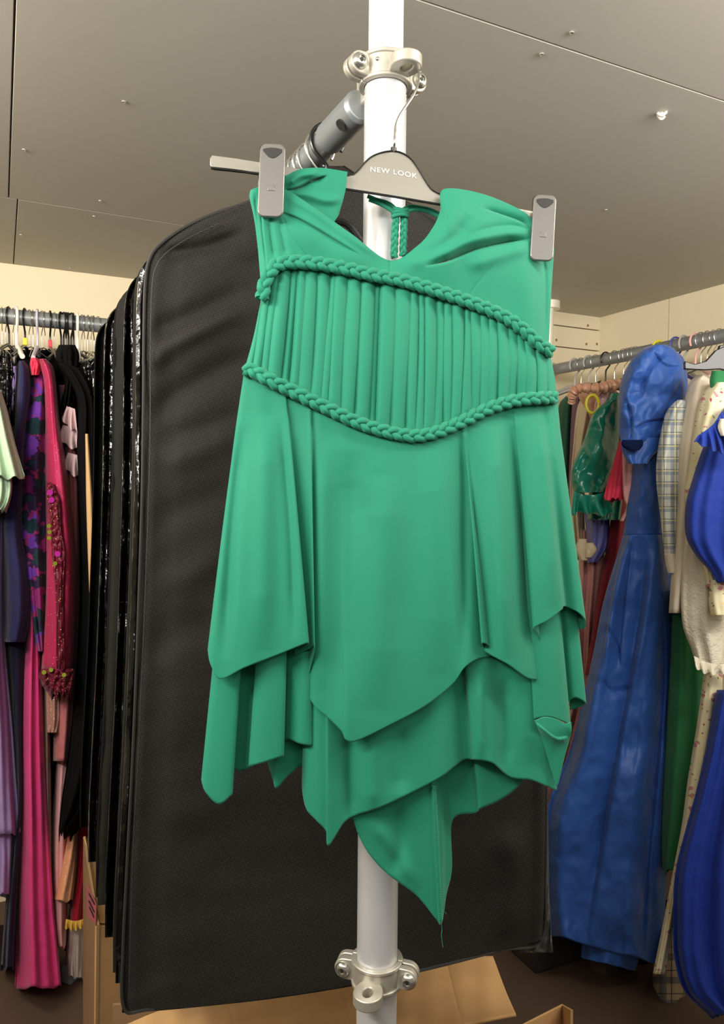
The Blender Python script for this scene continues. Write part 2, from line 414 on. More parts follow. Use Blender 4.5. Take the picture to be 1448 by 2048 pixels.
# ------------------------------------------------------------------ more helpers
def pxprism(name, outline, dfn, thick, mat_, parent=None, bevel=0.0, smooth=True):
    """outline traced in the picture, placed at its own distance, with real thickness away from the viewer"""
    A = np.array([(x, y, dfn(x)) for x, y in outline], float)
    f_ = PN(A); b_ = f_ + NF * thick
    n = len(outline)
    m_ = MB(); m_.add([tuple(v) for v in f_] + [tuple(v) for v in b_],
                      [tuple(range(n)), tuple(range(2 * n - 1, n - 1, -1))] + [(i, n + i, n + (i + 1) % n, (i + 1) % n) for i in range(n)])
    return m_.build(name, mat_, parent, smooth=smooth, bevel=bevel)
def rrect(cx, cy, w, h, r, tilt=0, n=7, top=1.0):
    out = []
    for (sx, sy, a0) in ((1, -1, -90), (1, 1, 0), (-1, 1, 90), (-1, -1, 180)):
        for k in range(n):
            a = math.radians(a0 + 90 * k / (n - 1))
            x = sx * (w / 2 - r) + r * math.cos(a); y = sy * (h / 2 - r) + r * math.sin(a)
            x *= top + (1 - top) * (y / h + 0.5)
            out.append((cx + x * math.cos(tilt) - y * math.sin(tilt), cy + x * math.sin(tilt) + y * math.cos(tilt)))
    return out
def braid(name, path, dfn, mat_, parent, a=0.0042, r=0.0040, lam=0.038, n=None, ph=0.0):
    A = spl(path, 600); pts = PN(np.stack([A[:, 0], A[:, 1], [dfn(x) for x in A[:, 0]]], -1))
    seg = np.r_[0, np.cumsum(np.linalg.norm(np.diff(pts, axis=0), axis=1))]; L = seg[-1]
    n = n or int(L / lam * 22); s = np.linspace(0, L, n)
    Q = np.stack([np.interp(s, seg, pts[:, k]) for k in range(3)], -1)
    T = np.gradient(Q, axis=0); T /= np.linalg.norm(T, axis=1)[:, None]
    N_ = -np.tile(NF, (n, 1)); B = np.cross(T, N_); B /= np.linalg.norm(B, axis=1)[:, None]
    m_ = MB()
    for k in range(3):
        t = 2 * math.pi * s / lam + ph + 2 * math.pi * k / 3
        pos = Q + B * (a * np.sin(t))[:, None] + N_ * (a * 0.52 * np.sin(2 * t))[:, None]
        rr = [r * (1 + 0.08 * math.sin(5.1 * q + k)) for q in t]
        m_.tube(pos, rr, 10)
    return m_.build(name, mat_, parent)
def ygrid(G, amp, scale, seed=0):
    """low noise wrinkles, in picture coordinates scaled"""
    nv, nu = G.shape[:2]
    for j in range(nv):
        for i in range(nu):
            G[j, i, 2] += amp * noise.noise(Vector((G[j, i, 0] / scale, G[j, i, 1] / (scale * 2.2), seed)))
    return G
def tubeform(name, rows, mat_, parent=None, b=0.05, diag=False, sag=0, nu=72, nv=70, fold=(5, 0.008), seed=1, powx=1.0, powd=1.0, slope=0.0, wr=0.0,
             wrs=40, hem=0, items=None, cap=True, thick=0.0015, x0=None, ftop=0.25):
    """hanging cloth form. rows: (y, xl, xr, d[, dy_right]) ; closed cross-section of half depth b behind the front surface"""
    R = np.array([(r[0], r[1], r[2], r[3], (r[4] if len(r) > 4 else 0), (r[5] if len(r) > 5 else b)) for r in rows], float)
    # keep tops from overshooting
    S = spl(R, nv)
    rnd = random.Random(seed)
    ks = [(fold[0] + rnd.randint(-1, 2), rnd.uniform(0, 6.28), 1.0), (fold[0] * 2 + rnd.randint(0, 3), rnd.uniform(0, 6.28), 0.5), (max(1, fold[0] - 2), rnd.uniform(0, 6.28), 0.7)]
    th = np.linspace(0, 2 * math.pi, nu, endpoint=False)
    sg = lambda v, p: np.sign(v) * np.abs(v) ** p
    G = np.zeros((nv, nu, 3))
    for j in range(nv):
        y, xl, xr, d, dyr, bb = S[j]; v = j / (nv - 1)
        xc, hw = (xl + xr) / 2, max(0.2, (xr - xl) / 2)
        am = fold[1] * (ftop + (1 - ftop) * v ** 0.8)
        f_ = sum(w * np.sin(k * (th + 0.15 * math.sin(3 * v + p)) + p) for k, p, w in ks)
        f_ = np.sign(f_) * np.abs(f_) ** 0.8
        G[j, :, 0] = xc + hw * sg(np.cos(th), powx) + np.cos(th) * 0
        G[j, :, 1] = y + dyr * (0.5 + 0.5 * sg(np.cos(th), powx)) + hem * v ** 6 * f_ + sag * v ** 8 * np.sin(math.pi * (0.5 + 0.5 * sg(np.cos(th), powx)))
        hwm = hw / F * d
        lim = min(1.0, hwm / 0.02 + 0.15)
        G[j, :, 2] = d + bb - bb * sg(np.sin(th), powd) + am * f_ * lim + slope * (G[j, :, 0] - (x0 if x0 is not None else xc))
    if wr:
        for j in range(nv):
            for i in range(nu):
                gx, gy = G[j, i, 0], G[j, i, 1]
                if diag: gx, gy = (gx * .89 - gy * .45) / 2.4, (gx * .45 + gy * .89)
                q = noise.noise(Vector((gx / wrs, gy / wrs * 0.7, seed * 3.7 + G[j, i, 2] * 4)))
                q2 = noise.noise(Vector((gx / wrs * 2.3, gy / wrs * 1.8, seed * 5.1)))
                G[j, i, 2] += wr * (q + 0.45 * abs(q2))
    if items: crease(G, items)
    nvv = nv
    V = PN(G).reshape(-1, 3)
    fs = [(j * nu + i, (j + 1) * nu + i, (j + 1) * nu + (i + 1) % nu, j * nu + (i + 1) % nu) for j in range(nv - 1) for i in range(nu)]
    if cap: fs.append(tuple(range(nu)))
    dm = float(np.mean(G[..., 2]))
    uv = np.stack([(G[..., 0] - 724) / F * dm, (1024 - G[..., 1]) / F * dm], -1).reshape(-1, 2)
    o = mesh_obj(name, V, fs, mat_, None, True, uv, thick)
    if parent: under(o, parent)
    return o

# ------------------------------------------------------------------ the green dress
def D0(x): return 0.83 + 0.07 * (x - 545) / 545
dress = empty('dress', P(800, 400, D0(800)), 'green jersey party dress with braided trims and layered handkerchief hem, clipped up in the centre', 'dress')
UP_BR = [(524, 598), (528, 572), (537, 548), (556, 529), (590, 524), (640, 528), (690, 537), (740, 549), (790, 558), (840, 571), (890, 587), (940, 604), (985, 622), (1020, 640), (1050, 662), (1078, 688), (1104, 704)]
LO_BR = [(489, 738), (505, 741), (530, 755), (570, 775), (620, 800), (670, 824), (715, 845), (760, 860), (800, 869), (835, 872), (880, 862), (930, 840), (975, 818), (1020, 803), (1060, 797), (1113, 795)]
uy = lambda x: float(np.interp(x, [p[0] for p in UP_BR], [p[1] for p in UP_BR]))
ly = lambda x: float(np.interp(x, [p[0] for p in LO_BR], [p[1] for p in LO_BR]))
def R3(pts, dd=0.0): return [(p[0], p[1], D0(p[0]) + dd + (p[2] if len(p) > 2 else 0)) for p in pts]
# bodice
top = [(499, 392, .006), (506, 378), (545, 372), (576, 382), (625, 414), (702, 468), (779, 521), (836, 491), (866, 455), (881, 420), (887, 379), (960, 387), (1035, 417), (1066, 441), (1108, 497, .008)]
mid = [(511, 455, .006), (518, 450, 0), (548, 448, -.002), (580, 455, -.004), (635, 470, -.006), (705, 502, -.004), (779, 534, 0), (838, 525, -.006), (872, 512, -.010), (895, 495, -.012), (915, 480, -.012), (968, 490, -.010), (1033, 520, -.006), (1066, 545, -.002), (1102, 585, .010)]
bot = [(525, 595, .008), (532, 566, .004), (556, 530), (600, 526), (650, 530), (720, 545), (779, 556), (840, 571), (875, 583), (905, 593), (935, 603), (975, 618), (1030, 647), (1062, 672), (1096, 705, .010)]
G = loft([R3(top), R3(mid), R3(bot)], 300, 150)
crease(G, [([(570, 392), (620, 418), (700, 474), (772, 522)], 9, -0.004), ([(560, 425), (600, 440), (660, 475), (720, 512)], 12, 0.004, 'fold'),
           ([(522, 385), (524, 450), (534, 540)], 7, 0.004, 'fold'), ([(510, 385), (514, 440), (526, 560)], 5, 0.003), ([(536, 430), (543, 480), (550, 520)], 6, 0.0035),
           ([(562, 430), (590, 480), (625, 530)], 2.0, 0.0008), ([(556, 436), (566, 480), (572, 515)], 7, 0.003),
           ([(1066, 478), (1010, 486), (950, 500), (895, 522), (850, 532)], 10, 0.014, 'fold'),
           ([(1066, 466), (1010, 468), (940, 482), (880, 508), (820, 528)], 12, -0.006),
           ([(1066, 455), (1035, 440), (1000, 428), (960, 415)], 9, 0.007, 'fold'),
           ([(1066, 460), (1020, 452), (960, 462), (900, 490)], 8, 0.005, 'fold'),
           ([(940, 430), (915, 470), (880, 500), (830, 522)], 14, 0.006),
           ([(1066, 490), (1020, 505), (975, 520), (930, 535)], 14, -0.004),
           ([(1080, 500), (1090, 560), (1088, 680)], 5, 0.003), ([(1000, 515), (960, 560), (932, 600)], 2, 0.0008),
           ([(779, 524), (778, 540), (779, 556)], 2.2, 0.0015, 'full')])
ygrid(G, 0.003, 60, 2)
bod = sheet('bodice', G, M_green, dress)
# folded over cup at the left clip
G = loft([R3([(570, 352), (600, 339), (640, 336), (672, 340), (695, 344)], .004), R3([(568, 368), (610, 372), (650, 380), (675, 385), (690, 384)], .007), R3([(568, 386), (612, 414), (645, 436), (665, 445), (677, 430)], .012)], 90, 60)
crease(G, [([(570, 382), (600, 374), (625, 360), (655, 352)], 8, 0.009, 'fold'), ([(572, 384), (610, 388), (650, 400), (685, 398)], 9, -0.004), ([(572, 372), (600, 352), (640, 346)], 7, -0.005)])
sheet('folded_cup', G, M_green, dress)
# back strap: loops, knot, two braided straps
bd = lambda x: D0(x) + 0.032
for i, path in enumerate(([(793, 424), (791, 450), (789, 480), (788, 515)], [(807, 424), (808, 450), (807, 480), (806, 512)])):
    braid('braided_strap', path, bd, M_green, dress, a=0.0024, r=0.0024, lam=0.026, ph=i * 1.5)
b = MB()
for pts in ([(735, 392), (752, 399), (770, 404), (785, 412), (797, 424)], [(738, 399), (756, 406), (772, 414), (786, 424), (794, 433)],
            [(885, 432), (862, 420), (840, 415), (820, 413), (806, 420), (799, 432)], [(886, 438), (862, 425), (838, 419), (820, 421), (808, 430)],):
    b.tube(PN(np.array([(x, y, bd(x) - .002) for x, y in spl(pts, 20)])), 0.0024, 10)
for k, yy in enumerate((419, 425, 431)):
    b.tube(PN(np.array([(800 + 15 * math.cos(w), yy + 2 * math.sin(w * 2 + k), bd(800) - 0.0055 * math.sin(w)) for w in np.linspace(-0.4, 3.6, 16)])), 0.0024, 10)
b.build('strap_knot', M_green, dress)
# gathered midriff
topm = [(x, y, z) for x, y, z in [(524, 592, .012), (533, 560, .006), (556, 532, .002)]] + [(x, uy(x), .003) for x in np.linspace(600, 1050, 10)] + [(1080, 690, .004), (1099, 706, .012)]
botm = [(489, 742, .014), (500, 745, .008), (520, 752, .003)] + [(x, ly(x), .003) for x in np.linspace(565, 1055, 10)] + [(1090, 797, .004), (1114, 798, .014)]
midm = [(508, 672, .014), (517, 665, .008), (540, 655, .0)] + [(t_[0] * .5 + b_[0] * .5, t_[1] * .5 + b_[1] * .5, -.001) for t_, b_ in zip(topm[3:13], botm[3:13])] + [(1085, 745, .004), (1108, 752, .013)]
G = loft([R3(topm), R3(midm), R3(botm)], 620, 130)
gr_mid = [515, 531, 547, 571, 586, 603, 628, 652, 664, 690, 716, 745, 757, 786, 818, 835, 850, 871, 889, 905, 927, 944, 962, 980, 997, 1018, 1036, 1052, 1074, 1094, 1110]
rg = random.Random(4)
nv, nu = G.shape[:2]
for j in range(nv):
    v = j / (nv - 1); xs = G[j, :, 0].copy()
    xl, xr = xs[0], xs[-1]; ml, mr = G[nv // 2, 0, 0], G[nv // 2, -1, 0]
    rgj = random.Random(9)
    ed = []
    for g_ in gr_mid:
        f_ = (g_ - ml) / (mr - ml); w1, w2, w3 = rgj.uniform(-1, 1), rgj.uniform(0, 6.28), rgj.uniform(.5, 1.4)
        # grooves lean together towards the gathered lower middle
        e = xl + f_ * (xr - xl) + 3.0 * w1 * math.sin(3 * v + w2) - 26 * (v - .5) * (f_ - .56) * (1 if v > .5 else .3)
        c1, c2, c3 = rgj.uniform(.6, 1.5), rgj.choice([.15, .4, .8, 1.2]), rgj.uniform(.5, 1.5)
        dep = (c1 * (1 - v) ** 2 + c2 * 2.2 * v * (1 - v) + c3 * v ** 2)
        ed.append((e, dep))
    ed.sort()
    env = 0.35 + 0.65 * min(1, min(v, 1 - v) * 10 + .2)
    acc = np.zeros(nu)
    for q_, (e, dep) in enumerate(ed):
        dx_ = xs - e; wl = 5.5 + 3.5 * ((q_ * 7) % 5) / 4; wr_ = 4.0 + 5 * ((q_ * 3) % 4) / 3
        acc += 0.0062 * dep * np.where(dx_ < 0, np.exp(-(-dx_ / wl) ** 1.15), np.exp(-(dx_ / wr_) ** 1.25))
    G[j, :, 2] += (acc - 0.004) * env
sheet('gathered_midriff', G, M_green, dress)
brd = lambda x: D0(x) - 0.0045 + (0.012 * max(0, (540 - x) / 50) ** 1.5 if x < 540 else 0) + (0.010 * max(0, (x - 1070) / 40) ** 1.5 if x > 1070 else 0)
braid('braided_trim', UP_BR, brd, M_green, dress)
braid('braided_trim', LO_BR, brd, M_green, dress, ph=1.0)

def skirt(name, cols, off, topf, nu=640, nv=150, k=(0.12, 0.5, 0.82), wr=0.0015, items=None, ty=None):
    """cols: (x at top, hem x, hem y, depth offset of the fold)"""
    rows = []
    for v in (0, 0.22, 0.5, 0.78, 1.0):
        row = []
        for c in cols:
            xt, hx, hy, dd = c[:4]; yt = topf(xt)
            s = v ** 0.92
            x = xt + (hx - xt) * s; y = yt + (hy - yt) * v
            xm = 800; side = ((xt - xm) / 310) ** 2
            row.append((x, y, D0(x) + off + dd * min(1, 0.06 + v * 1.15) + 0.012 * side ** 2 - 0.012 * math.sin(v * math.pi * .5)))
        rows.append(row)
    G = loft(rows, nu, nv)
    if items: crease(G, items)
    ygrid(G, wr, 90, off * 1000)
    return sheet(name, G, M_green, dress)
L1 = [(489, 416, 1300, .010), (495, 422, 1330, .003), (503, 441, 1358, 0), (525, 490, 1335, -.004), (545, 552, 1311, -.001), (566, 606, 1289, -.008), (570, 617, 1287, -.002), (574, 600, 1300, .018), (590, 590, 1310, .022), (612, 618, 1298, .010), (620, 629, 1297, .004),
      (628, 615, 1370, .024), (640, 628, 1410, .016), (655, 655, 1434, .012), (675, 683, 1462, .004), (690, 693, 1480, -.001), (705, 715, 1481, -.001), (745, 780, 1450, -.002), (800, 850, 1412, .001), (845, 905, 1368, .004), (870, 930, 1334, -.002), (890, 955, 1318, .006), (915, 985, 1310, .016),
      (922, 975, 1290, .002), (926, 964, 1287, -.002), (932, 968, 1297, .012), (940, 975, 1306, .008), (962, 1015, 1328, -.006), (988, 1060, 1358, .004), (1008, 1085, 1345, .020), (1022, 1078, 1275, .008), (1028, 1067, 1257, -.004), (1045, 1095, 1241, -.009), (1068, 1122, 1220, -.006), (1074, 1126, 1213, .0), (1084, 1134, 1214, .012), (1094, 1155, 1224, .004), (1104, 1170, 1240, .008), (1110, 1169, 1256, .022), (1114, 1150, 1258, .034)]
skirt('skirt_overlay', L1, 0.0, lambda x: ly(x) + 2, items=[([(925, 870), (928, 1050), (925, 1340)], 12, .008), ([(770, 950), (765, 1150), (750, 1420)], 34, -.006), ([(700, 900), (690, 1100), (680, 1440)], 26, .006), ([(650, 880), (645, 1100), (640, 1380)], 16, -.005),
      ([(860, 900), (870, 1100), (880, 1350)], 30, -.005), ([(485, 850), (465, 1050), (448, 1320)], 14, .006), ([(535, 830), (530, 1050), (525, 1300)], 22, -.007), ([(560, 830), (580, 1050), (590, 1280)], 10, .005),
      ([(990, 850), (1000, 1050), (1015, 1320)], 18, -.008), ([(1030, 850), (1045, 1050), (1055, 1340)], 14, .007), ([(1090, 850), (1098, 1000), (1108, 1220)], 14, -.006), ([(700, 960), (760, 1100), (800, 1300)], 30, .003)])
L2 = [(491, 403, 1560, .008), (500, 412, 1585, .003), (507, 437, 1608, .0), (520, 460, 1592, .002), (525, 464, 1580, .008), (530, 455, 1530, .024), (545, 478, 1541, .028), (552, 508, 1531, .020), (555, 498, 1532, .004), (568, 520, 1527, -.004), (584, 560, 1514, -.002), (588, 567, 1510, .006), (592, 562, 1495, .022), (600, 574, 1478, .016), (614, 600, 1487, .004), (622, 621, 1491, .004), (625, 623, 1488, .010),
      (628, 605, 1550, .026), (634, 611, 1612, .012), (643, 632, 1640, .004), (652, 652, 1662, .002), (657, 657, 1691, .0), (666, 688, 1645, .006), (682, 716, 1629, .010), (715, 760, 1615, .002), (765, 830, 1582, .003), (820, 880, 1555, -.002), (850, 907, 1534, .004), (868, 928, 1519, .014), (878, 944, 1519, .014), (888, 950, 1519, .000), (912, 985, 1526, -.004), (935, 1020, 1554, .004), (965, 1062, 1560, .002), (990, 1095, 1573, .004), (1008, 1113, 1574, .010),
      (1016, 1095, 1490, .024), (1026, 1074, 1445, .004), (1032, 1070, 1438, -.004), (1050, 1098, 1434, -.010), (1068, 1128, 1444, -.006), (1074, 1140, 1448, .004), (1082, 1136, 1410, .018), (1092, 1150, 1395, .010), (1104, 1171, 1406, .012), (1110, 1165, 1412, .026), (1114, 1140, 1420, .034)]
skirt('skirt_underlay', L2, 0.016, lambda x: ly(x) + 6, items=[([(700, 1450), (698, 1550), (700, 1640)], 12, .006), ([(740, 1480), (745, 1620)], 16, -.005), ([(800, 1450), (800, 1590)], 20, .005), ([(960, 1350), (962, 1520)], 8, -.004), ([(1010, 1350), (1010, 1540)], 14, .006)])
LB = [(520, 450, 1470, .02), (545, 520, 1500, .012), (560, 545, 1555, .0), (566, 553, 1576, -.002), (580, 580, 1548, .006), (600, 612, 1532, .012), (640, 665, 1570, .004), (675, 702, 1630, -.004), (692, 716, 1668, -.006), (705, 738, 1708, -.006), (720, 775, 1748, -.004), (755, 832, 1790, -.004), (790, 872, 1838, -.008), (800, 883, 1846, -.010), (808, 892, 1790, .002), (816, 903, 1738, .010), (826, 905, 1641, .014), (860, 950, 1626, .010), (868, 962, 1617, .0), (900, 1000, 1600, .004), (955, 1040, 1568, .008), (1005, 1080, 1500, .004), (1080, 1130, 1400, .004)]
skirt('back_skirt', LB, 0.040, lambda x: 640, items=[([(790, 1600), (800, 1680), (790, 1750)], 16, .006), ([(740, 1640), (790, 1700), (840, 1780)], 14, -.004), ([(878, 1560), (884, 1700), (883, 1840)], 4, -.003)])
# turned up hem corner at the lower right
G = loft([R3([(1069, 1441), (1090, 1434), (1112, 1438), (1130, 1447), (1142, 1444)], -.004), R3([(1074, 1452), (1100, 1468), (1118, 1462), (1134, 1458), (1143, 1462)], -.004), R3([(1080, 1465), (1102, 1500), (1118, 1505), (1132, 1490), (1139, 1478)], .002), R3([(1100, 1530), (1106, 1550), (1113, 1572), (1120, 1550), (1126, 1520)], .006)], 60, 50)
crease(G, [([(1072, 1446), (1110, 1476), (1136, 1474)], 6, -.006, 'fold')])
sheet('turned_hem', G, M_green, dress)
b = MB(); zz = []
for k in range(150):
    v = k / 149; x = np.interp(v, [0, .4, .8, 1], [867, 873, 878, 881]); y = 1572 + v * 268
    zz.append((x + 4 * (1 if k % 2 else -1), y, D0(x) + .0125 + .001 * v))
b.tube(PN(np.array(zz)), 0.0010, 5)
b.tube(PN(np.array([(x + 3, y, d + .0003) for x, y, d in zz[::10]])), 0.0013, 6)
b.build('overlocked_seam', M_green, dress)
b = MB(); b.tube(PN(spl([(882, 1842, D0(882) + .026), (884, 1858, .90), (883, 1872, .898), (886, 1895, .90)], 20)), 0.00035, 5)
b.tube(PN(spl([(884, 1826, D0(882) + .024), (889, 1824, .895), (893, 1828, .895)], 10)), 0.00035, 5)
b.build('loose_thread', M_green, dress)

# ------------------------------------------------------------------ the clip hanger
def DH(x): return D0(x) + 0.012
hang = empty('clip_hanger', P(790, 304, DH(790)), 'glossy black plastic clip hanger with white lettering that holds up the green dress', 'hanger')
body = [(424, 310), (470, 316), (520, 324), (600, 337), (680, 351), (694, 353), (706, 350), (718, 339), (730, 325), (744, 313), (764, 305), (787, 302), (806, 307), (822, 318), (836, 337), (850, 360), (864, 379), (882, 389), (940, 400), (1000, 410), (1066, 422), (1068, 437), (1000, 427), (880, 408), (780, 391), (690, 377), (600, 360), (520, 346), (424, 336), (420, 330), (420, 316)]
pxprism('bar', body, DH, 0.006, M_plastic, hang, bevel=0.0008)
b = MB(); b.tube(PN(np.array([(x, y, DH(x) - .0008) for x, y in spl([(690, 378), (780, 392), (880, 409)], 20)])), 0.0014, 8)
b.build('rim', M_plastic_edge, hang); b = MB(); b.tube(PN(np.array([(x, y, DH(x) - .0008) for x, y in spl([(422, 336), (470, 341), (516, 348)], 20)])), 0.0016, 8)
b.build('rim', M_plastic_edge, hang); b = MB(); b.tube(PN(np.array([(x, y, DH(x) - .0006) for x, y in spl([(706, 350), (718, 339), (730, 325), (744, 313), (764, 305), (787, 302), (806, 307), (822, 318), (836, 337), (850, 360), (864, 379), (882, 389)], 60)])), 0.0010, 8)
b.build('rim', M_plastic_edge, hang)
tc_ = bpy.data.curves.new('lettering', 'FONT'); tc_.body = 'NEW LOOK'; tc_.space_character = 1.15; tc_.size = 1; tc_.extrude = 0.02
to = bpy.data.objects.new('lettering_tmp', tc_); C.objects.link(to)
bpy.context.view_layer.update()
me = bpy.data.meshes.new_from_object(to.evaluated_get(bpy.context.evaluated_depsgraph_get()))
bpy.data.objects.remove(to)
xs = [v.co.x for v in me.vertices]; wx0, wx1 = min(xs), max(xs); hy = max(v.co.y for v in me.vertices)
for v in me.vertices:
    u = (v.co.x - wx0) / (wx1 - wx0); px = 741 + 93 * u; py = 343 + 14 * u + 1.5 * math.sin(u * math.pi) * -1 - 9.5 * v.co.y / hy
    v.co = P(px, py, DH(px) - 0.0003 - (0.0003 if v.co.z > 0 else 0))
me.materials.append(M_text); lo = bpy.data.objects.new('lettering', me); C.objects.link(lo); under(lo, hang)
b = MB()
hp = [(787, 306, DH(787) + .003), (789, 288, .864), (790, 270, .864), (792, 250, .866), (800, 230, .868), (815, 208, .872), (828, 188, .876), (836, 168, .882), (838, 148, .890), (834, 126, .902), (822, 108, .915), (800, 98, .922), (778, 102, .914), (764, 110, .905), (756, 117, .900)]
b.tube(PN(spl(hp, 90)), 0.00155, 10)
e = P(755, 118, .900); b.tube([e + Vector((0, 0, .0026 * math.cos(w))) for w in np.linspace(0, math.pi, 9)], [max(.0002, .0026 * math.sin(w)) for w in np.linspace(0, math.pi, 9)], 10)
b.build('hook', M_wire, hang)
b = MB(); b.tube([P(787, 307, DH(787) + .003), P(787.5, 296, DH(787) + .003)], .0036, 14); b.build('hook_socket', M_plastic_edge, hang)
for (cx, cy, w, h, ti) in ((543, 360, 52, 147, math.radians(2.2)), (1087, 455, 47, 132, math.radians(3.5))):
    dz = D0(cx) - 0.011; k = w / 52
    f_ = pxprism('clip', rrect(cx, cy, w, h, 13 * k, ti, top=0.97), lambda x: dz, 0.0045, M_clipm, hang, bevel=0.0012)
    cc = lambda x, y: (cx + x * k * math.cos(ti) - y * k * math.sin(ti), cy + x * k * math.sin(ti) + y * k * math.cos(ti))
    moon = [cc(-19 + 38 * q, -62 + 0 * q + 3 * math.sin(q * math.pi) * -1) for q in np.linspace(0, 1, 8)] + [cc(19 - 38 * q, -57 + 13 * math.sin(q * math.pi)) for q in np.linspace(0, 1, 12)]
    mo = pxprism('thumb_recess', moon, lambda x: dz - .0006, 0.001, M_zinc if False else M_plastic_edge, None, bevel=0.0002); mo.parent = f_; mo.matrix_parent_inverse = Matrix.Translation(-Vector(hang.location)) ; f_b = None
    mo.matrix_parent_inverse = (Matrix.Translation(Vector((0, 0, 0))))
    em = pxprism('raised_mark', [cc(-6, 10), cc(6, 10), cc(8, 21), cc(-8, 21)], lambda x: dz - .0005, 0.001, M_clipm, None, bevel=0.0004); em.parent = f_
    bj = pxprism('rear_jaw', rrect(cx - 3 * k, cy - 4, w * .92, h * .93, 12 * k, ti), lambda x: dz + .021, 0.004, M_plastic_edge, None, bevel=0.001); bj.parent = f_
    b = MB(); b.tube([P(cx - 22 * k, cy - 40 * k, dz + .012), P(cx + 22 * k, cy - 40 * k, dz + .012)], .005, 14)
    sp = b.build('spring_pin', M_zinc, None); sp.parent = f_

# ------------------------------------------------------------------ garment bags
def make_bag(name, label, matr, seed, wr=0.004, s=1.0, front=False, group=None):
    """s scales towards the far end of the rail: same bag further back along the rail"""
    vx, vy = 0.0, 950.0
    rows = [(332, 0, 640, 690), (352, 8, 610, 735), (375, 20, 570, 800), (400, 30, 500, 870), (425, 40, 428, 930), (452, 40, 370, 985), (485, 50, 322, 1030), (515, 50, 299, 1060), (560, 50, 290, 1082), (650, 40, 287, 1096), (800, 10, 286, 1100), (1000, 0, 283, 1098), (1250, -10, 275, 1095), (1500, -30, 265, 1093), (1750, -80, 252, 1091), (1900, -110, 245, 1089), (2026, -146, 244, 1084)]
    R = []
    for y, dy, xl, xr in rows:
        xl2, xr2 = vx + (xl - vx) * s, vx + (xr - vx) * s
        R.append((vy + (y - vy) * s, xl2, xr2, 1.094 / s * 0.9985, dy * s))
    sl = 0.16 / 790 / s / s
    it = None
    if front:
        it = [([(500, 462), (430, 490), (360, 505), (318, 500)], 16, .010), ([(520, 560), (430, 610), (340, 650), (300, 655)], 22, .009), ([(520, 600), (420, 650), (330, 700), (305, 740)], 18, -.010),
              ([(540, 700), (440, 740), (340, 800), (300, 860)], 24, .010), ([(480, 860), (400, 900), (320, 930)], 26, -.008), ([(500, 820), (400, 860), (300, 880)], 20, .008), ([(480, 980), (380, 1010), (300, 1050)], 26, .007), ([(470, 1100), (380, 1150), (300, 1170)], 24, -.006),
              ([(450, 1250), (360, 1260), (290, 1300)], 30, .006), ([(560, 1500), (450, 1600), (300, 1640)], 30, -.005), ([(700, 1700), (600, 1850), (520, 1960)], 30, .006), ([(1000, 1650), (1040, 1750), (1010, 1880)], 30, -.008)]
    o = tubeform(name, R, matr, None, b=0.016, nu=240 if front else 120, nv=200 if front else 110, fold=(4, 0.004 if front else 0.010), seed=seed, powx=0.22, powd=0.45, slope=sl, wr=wr, wrs=150 * s, items=it, x0=(690) * s, thick=0.0, diag=True, sag=25 * s)
    tag(o, label, 'garment bag', group)
    return o
bag = make_bag('garment_bag', 'large matt black woven garment bag hanging nearest, right behind the green dress', M_bag, 3, 0.008, 1.0, True)
def strip(name, pts, off, r, mat_, parent, n=120):
    b_ = MB(); A = spl(pts, n); b_.tube(PN(np.array([(x, y, 1.008 + .16 / 790 * (x - 300) + off) for x, y in A])), r, 6)
    o_ = b_.build(name, mat_, None); o_.parent = parent; return o_
strip('edge_binding', [(690, 334), (600, 355), (500, 402), (428, 427), (370, 454), (322, 487), (300, 516), (291, 560), (288, 650), (287, 800), (284, 1000), (276, 1250), (266, 1500), (253, 1750), (246, 1900), (248, 2016), (300, 2019), (450, 2005), (560, 1992), (700, 1970), (850, 1939), (1000, 1901), (1082, 1880), (1091, 1750), (1093, 1500), (1095, 1250), (1098, 1000)], .012, .0022, M_trim, bag, 400)
strip('stitched_seam', [(440, 447), (380, 475), (334, 505), (312, 535), (304, 580), (301, 700), (300, 900), (294, 1100), (286, 1300), (277, 1500), (266, 1700), (260, 1900), (258, 2000)], -.0005, .0009, M_trim, bag, 300)
bags = [(0.945, M_vinyl, 'glossy black vinyl garment bag just behind the large front bag, with bright creases', 1), (0.925, M_bag2, 'dull black garment bag, second behind the large front bag', 2), (0.86, M_vinyl, 'glossy black garment bag in the middle of the row on the rail', 3),
        (0.80, M_bag2, 'dull black garment bag in the middle of the row behind the dress', 4), (0.785, M_blackcloth, 'soft black cloth garment bag towards the far end of the row', 5), (0.72, M_vinyl, 'glossy black garment bag next to last in the far end of the row', 6), (0.655, M_blackcloth, 'black cloth garment bag, last of the row and furthest along the rail', 7)]
for s_, m_, lab, k in bags:
    make_bag('garment_bag', lab, m_, 10 + k, 0.02, s_, False)

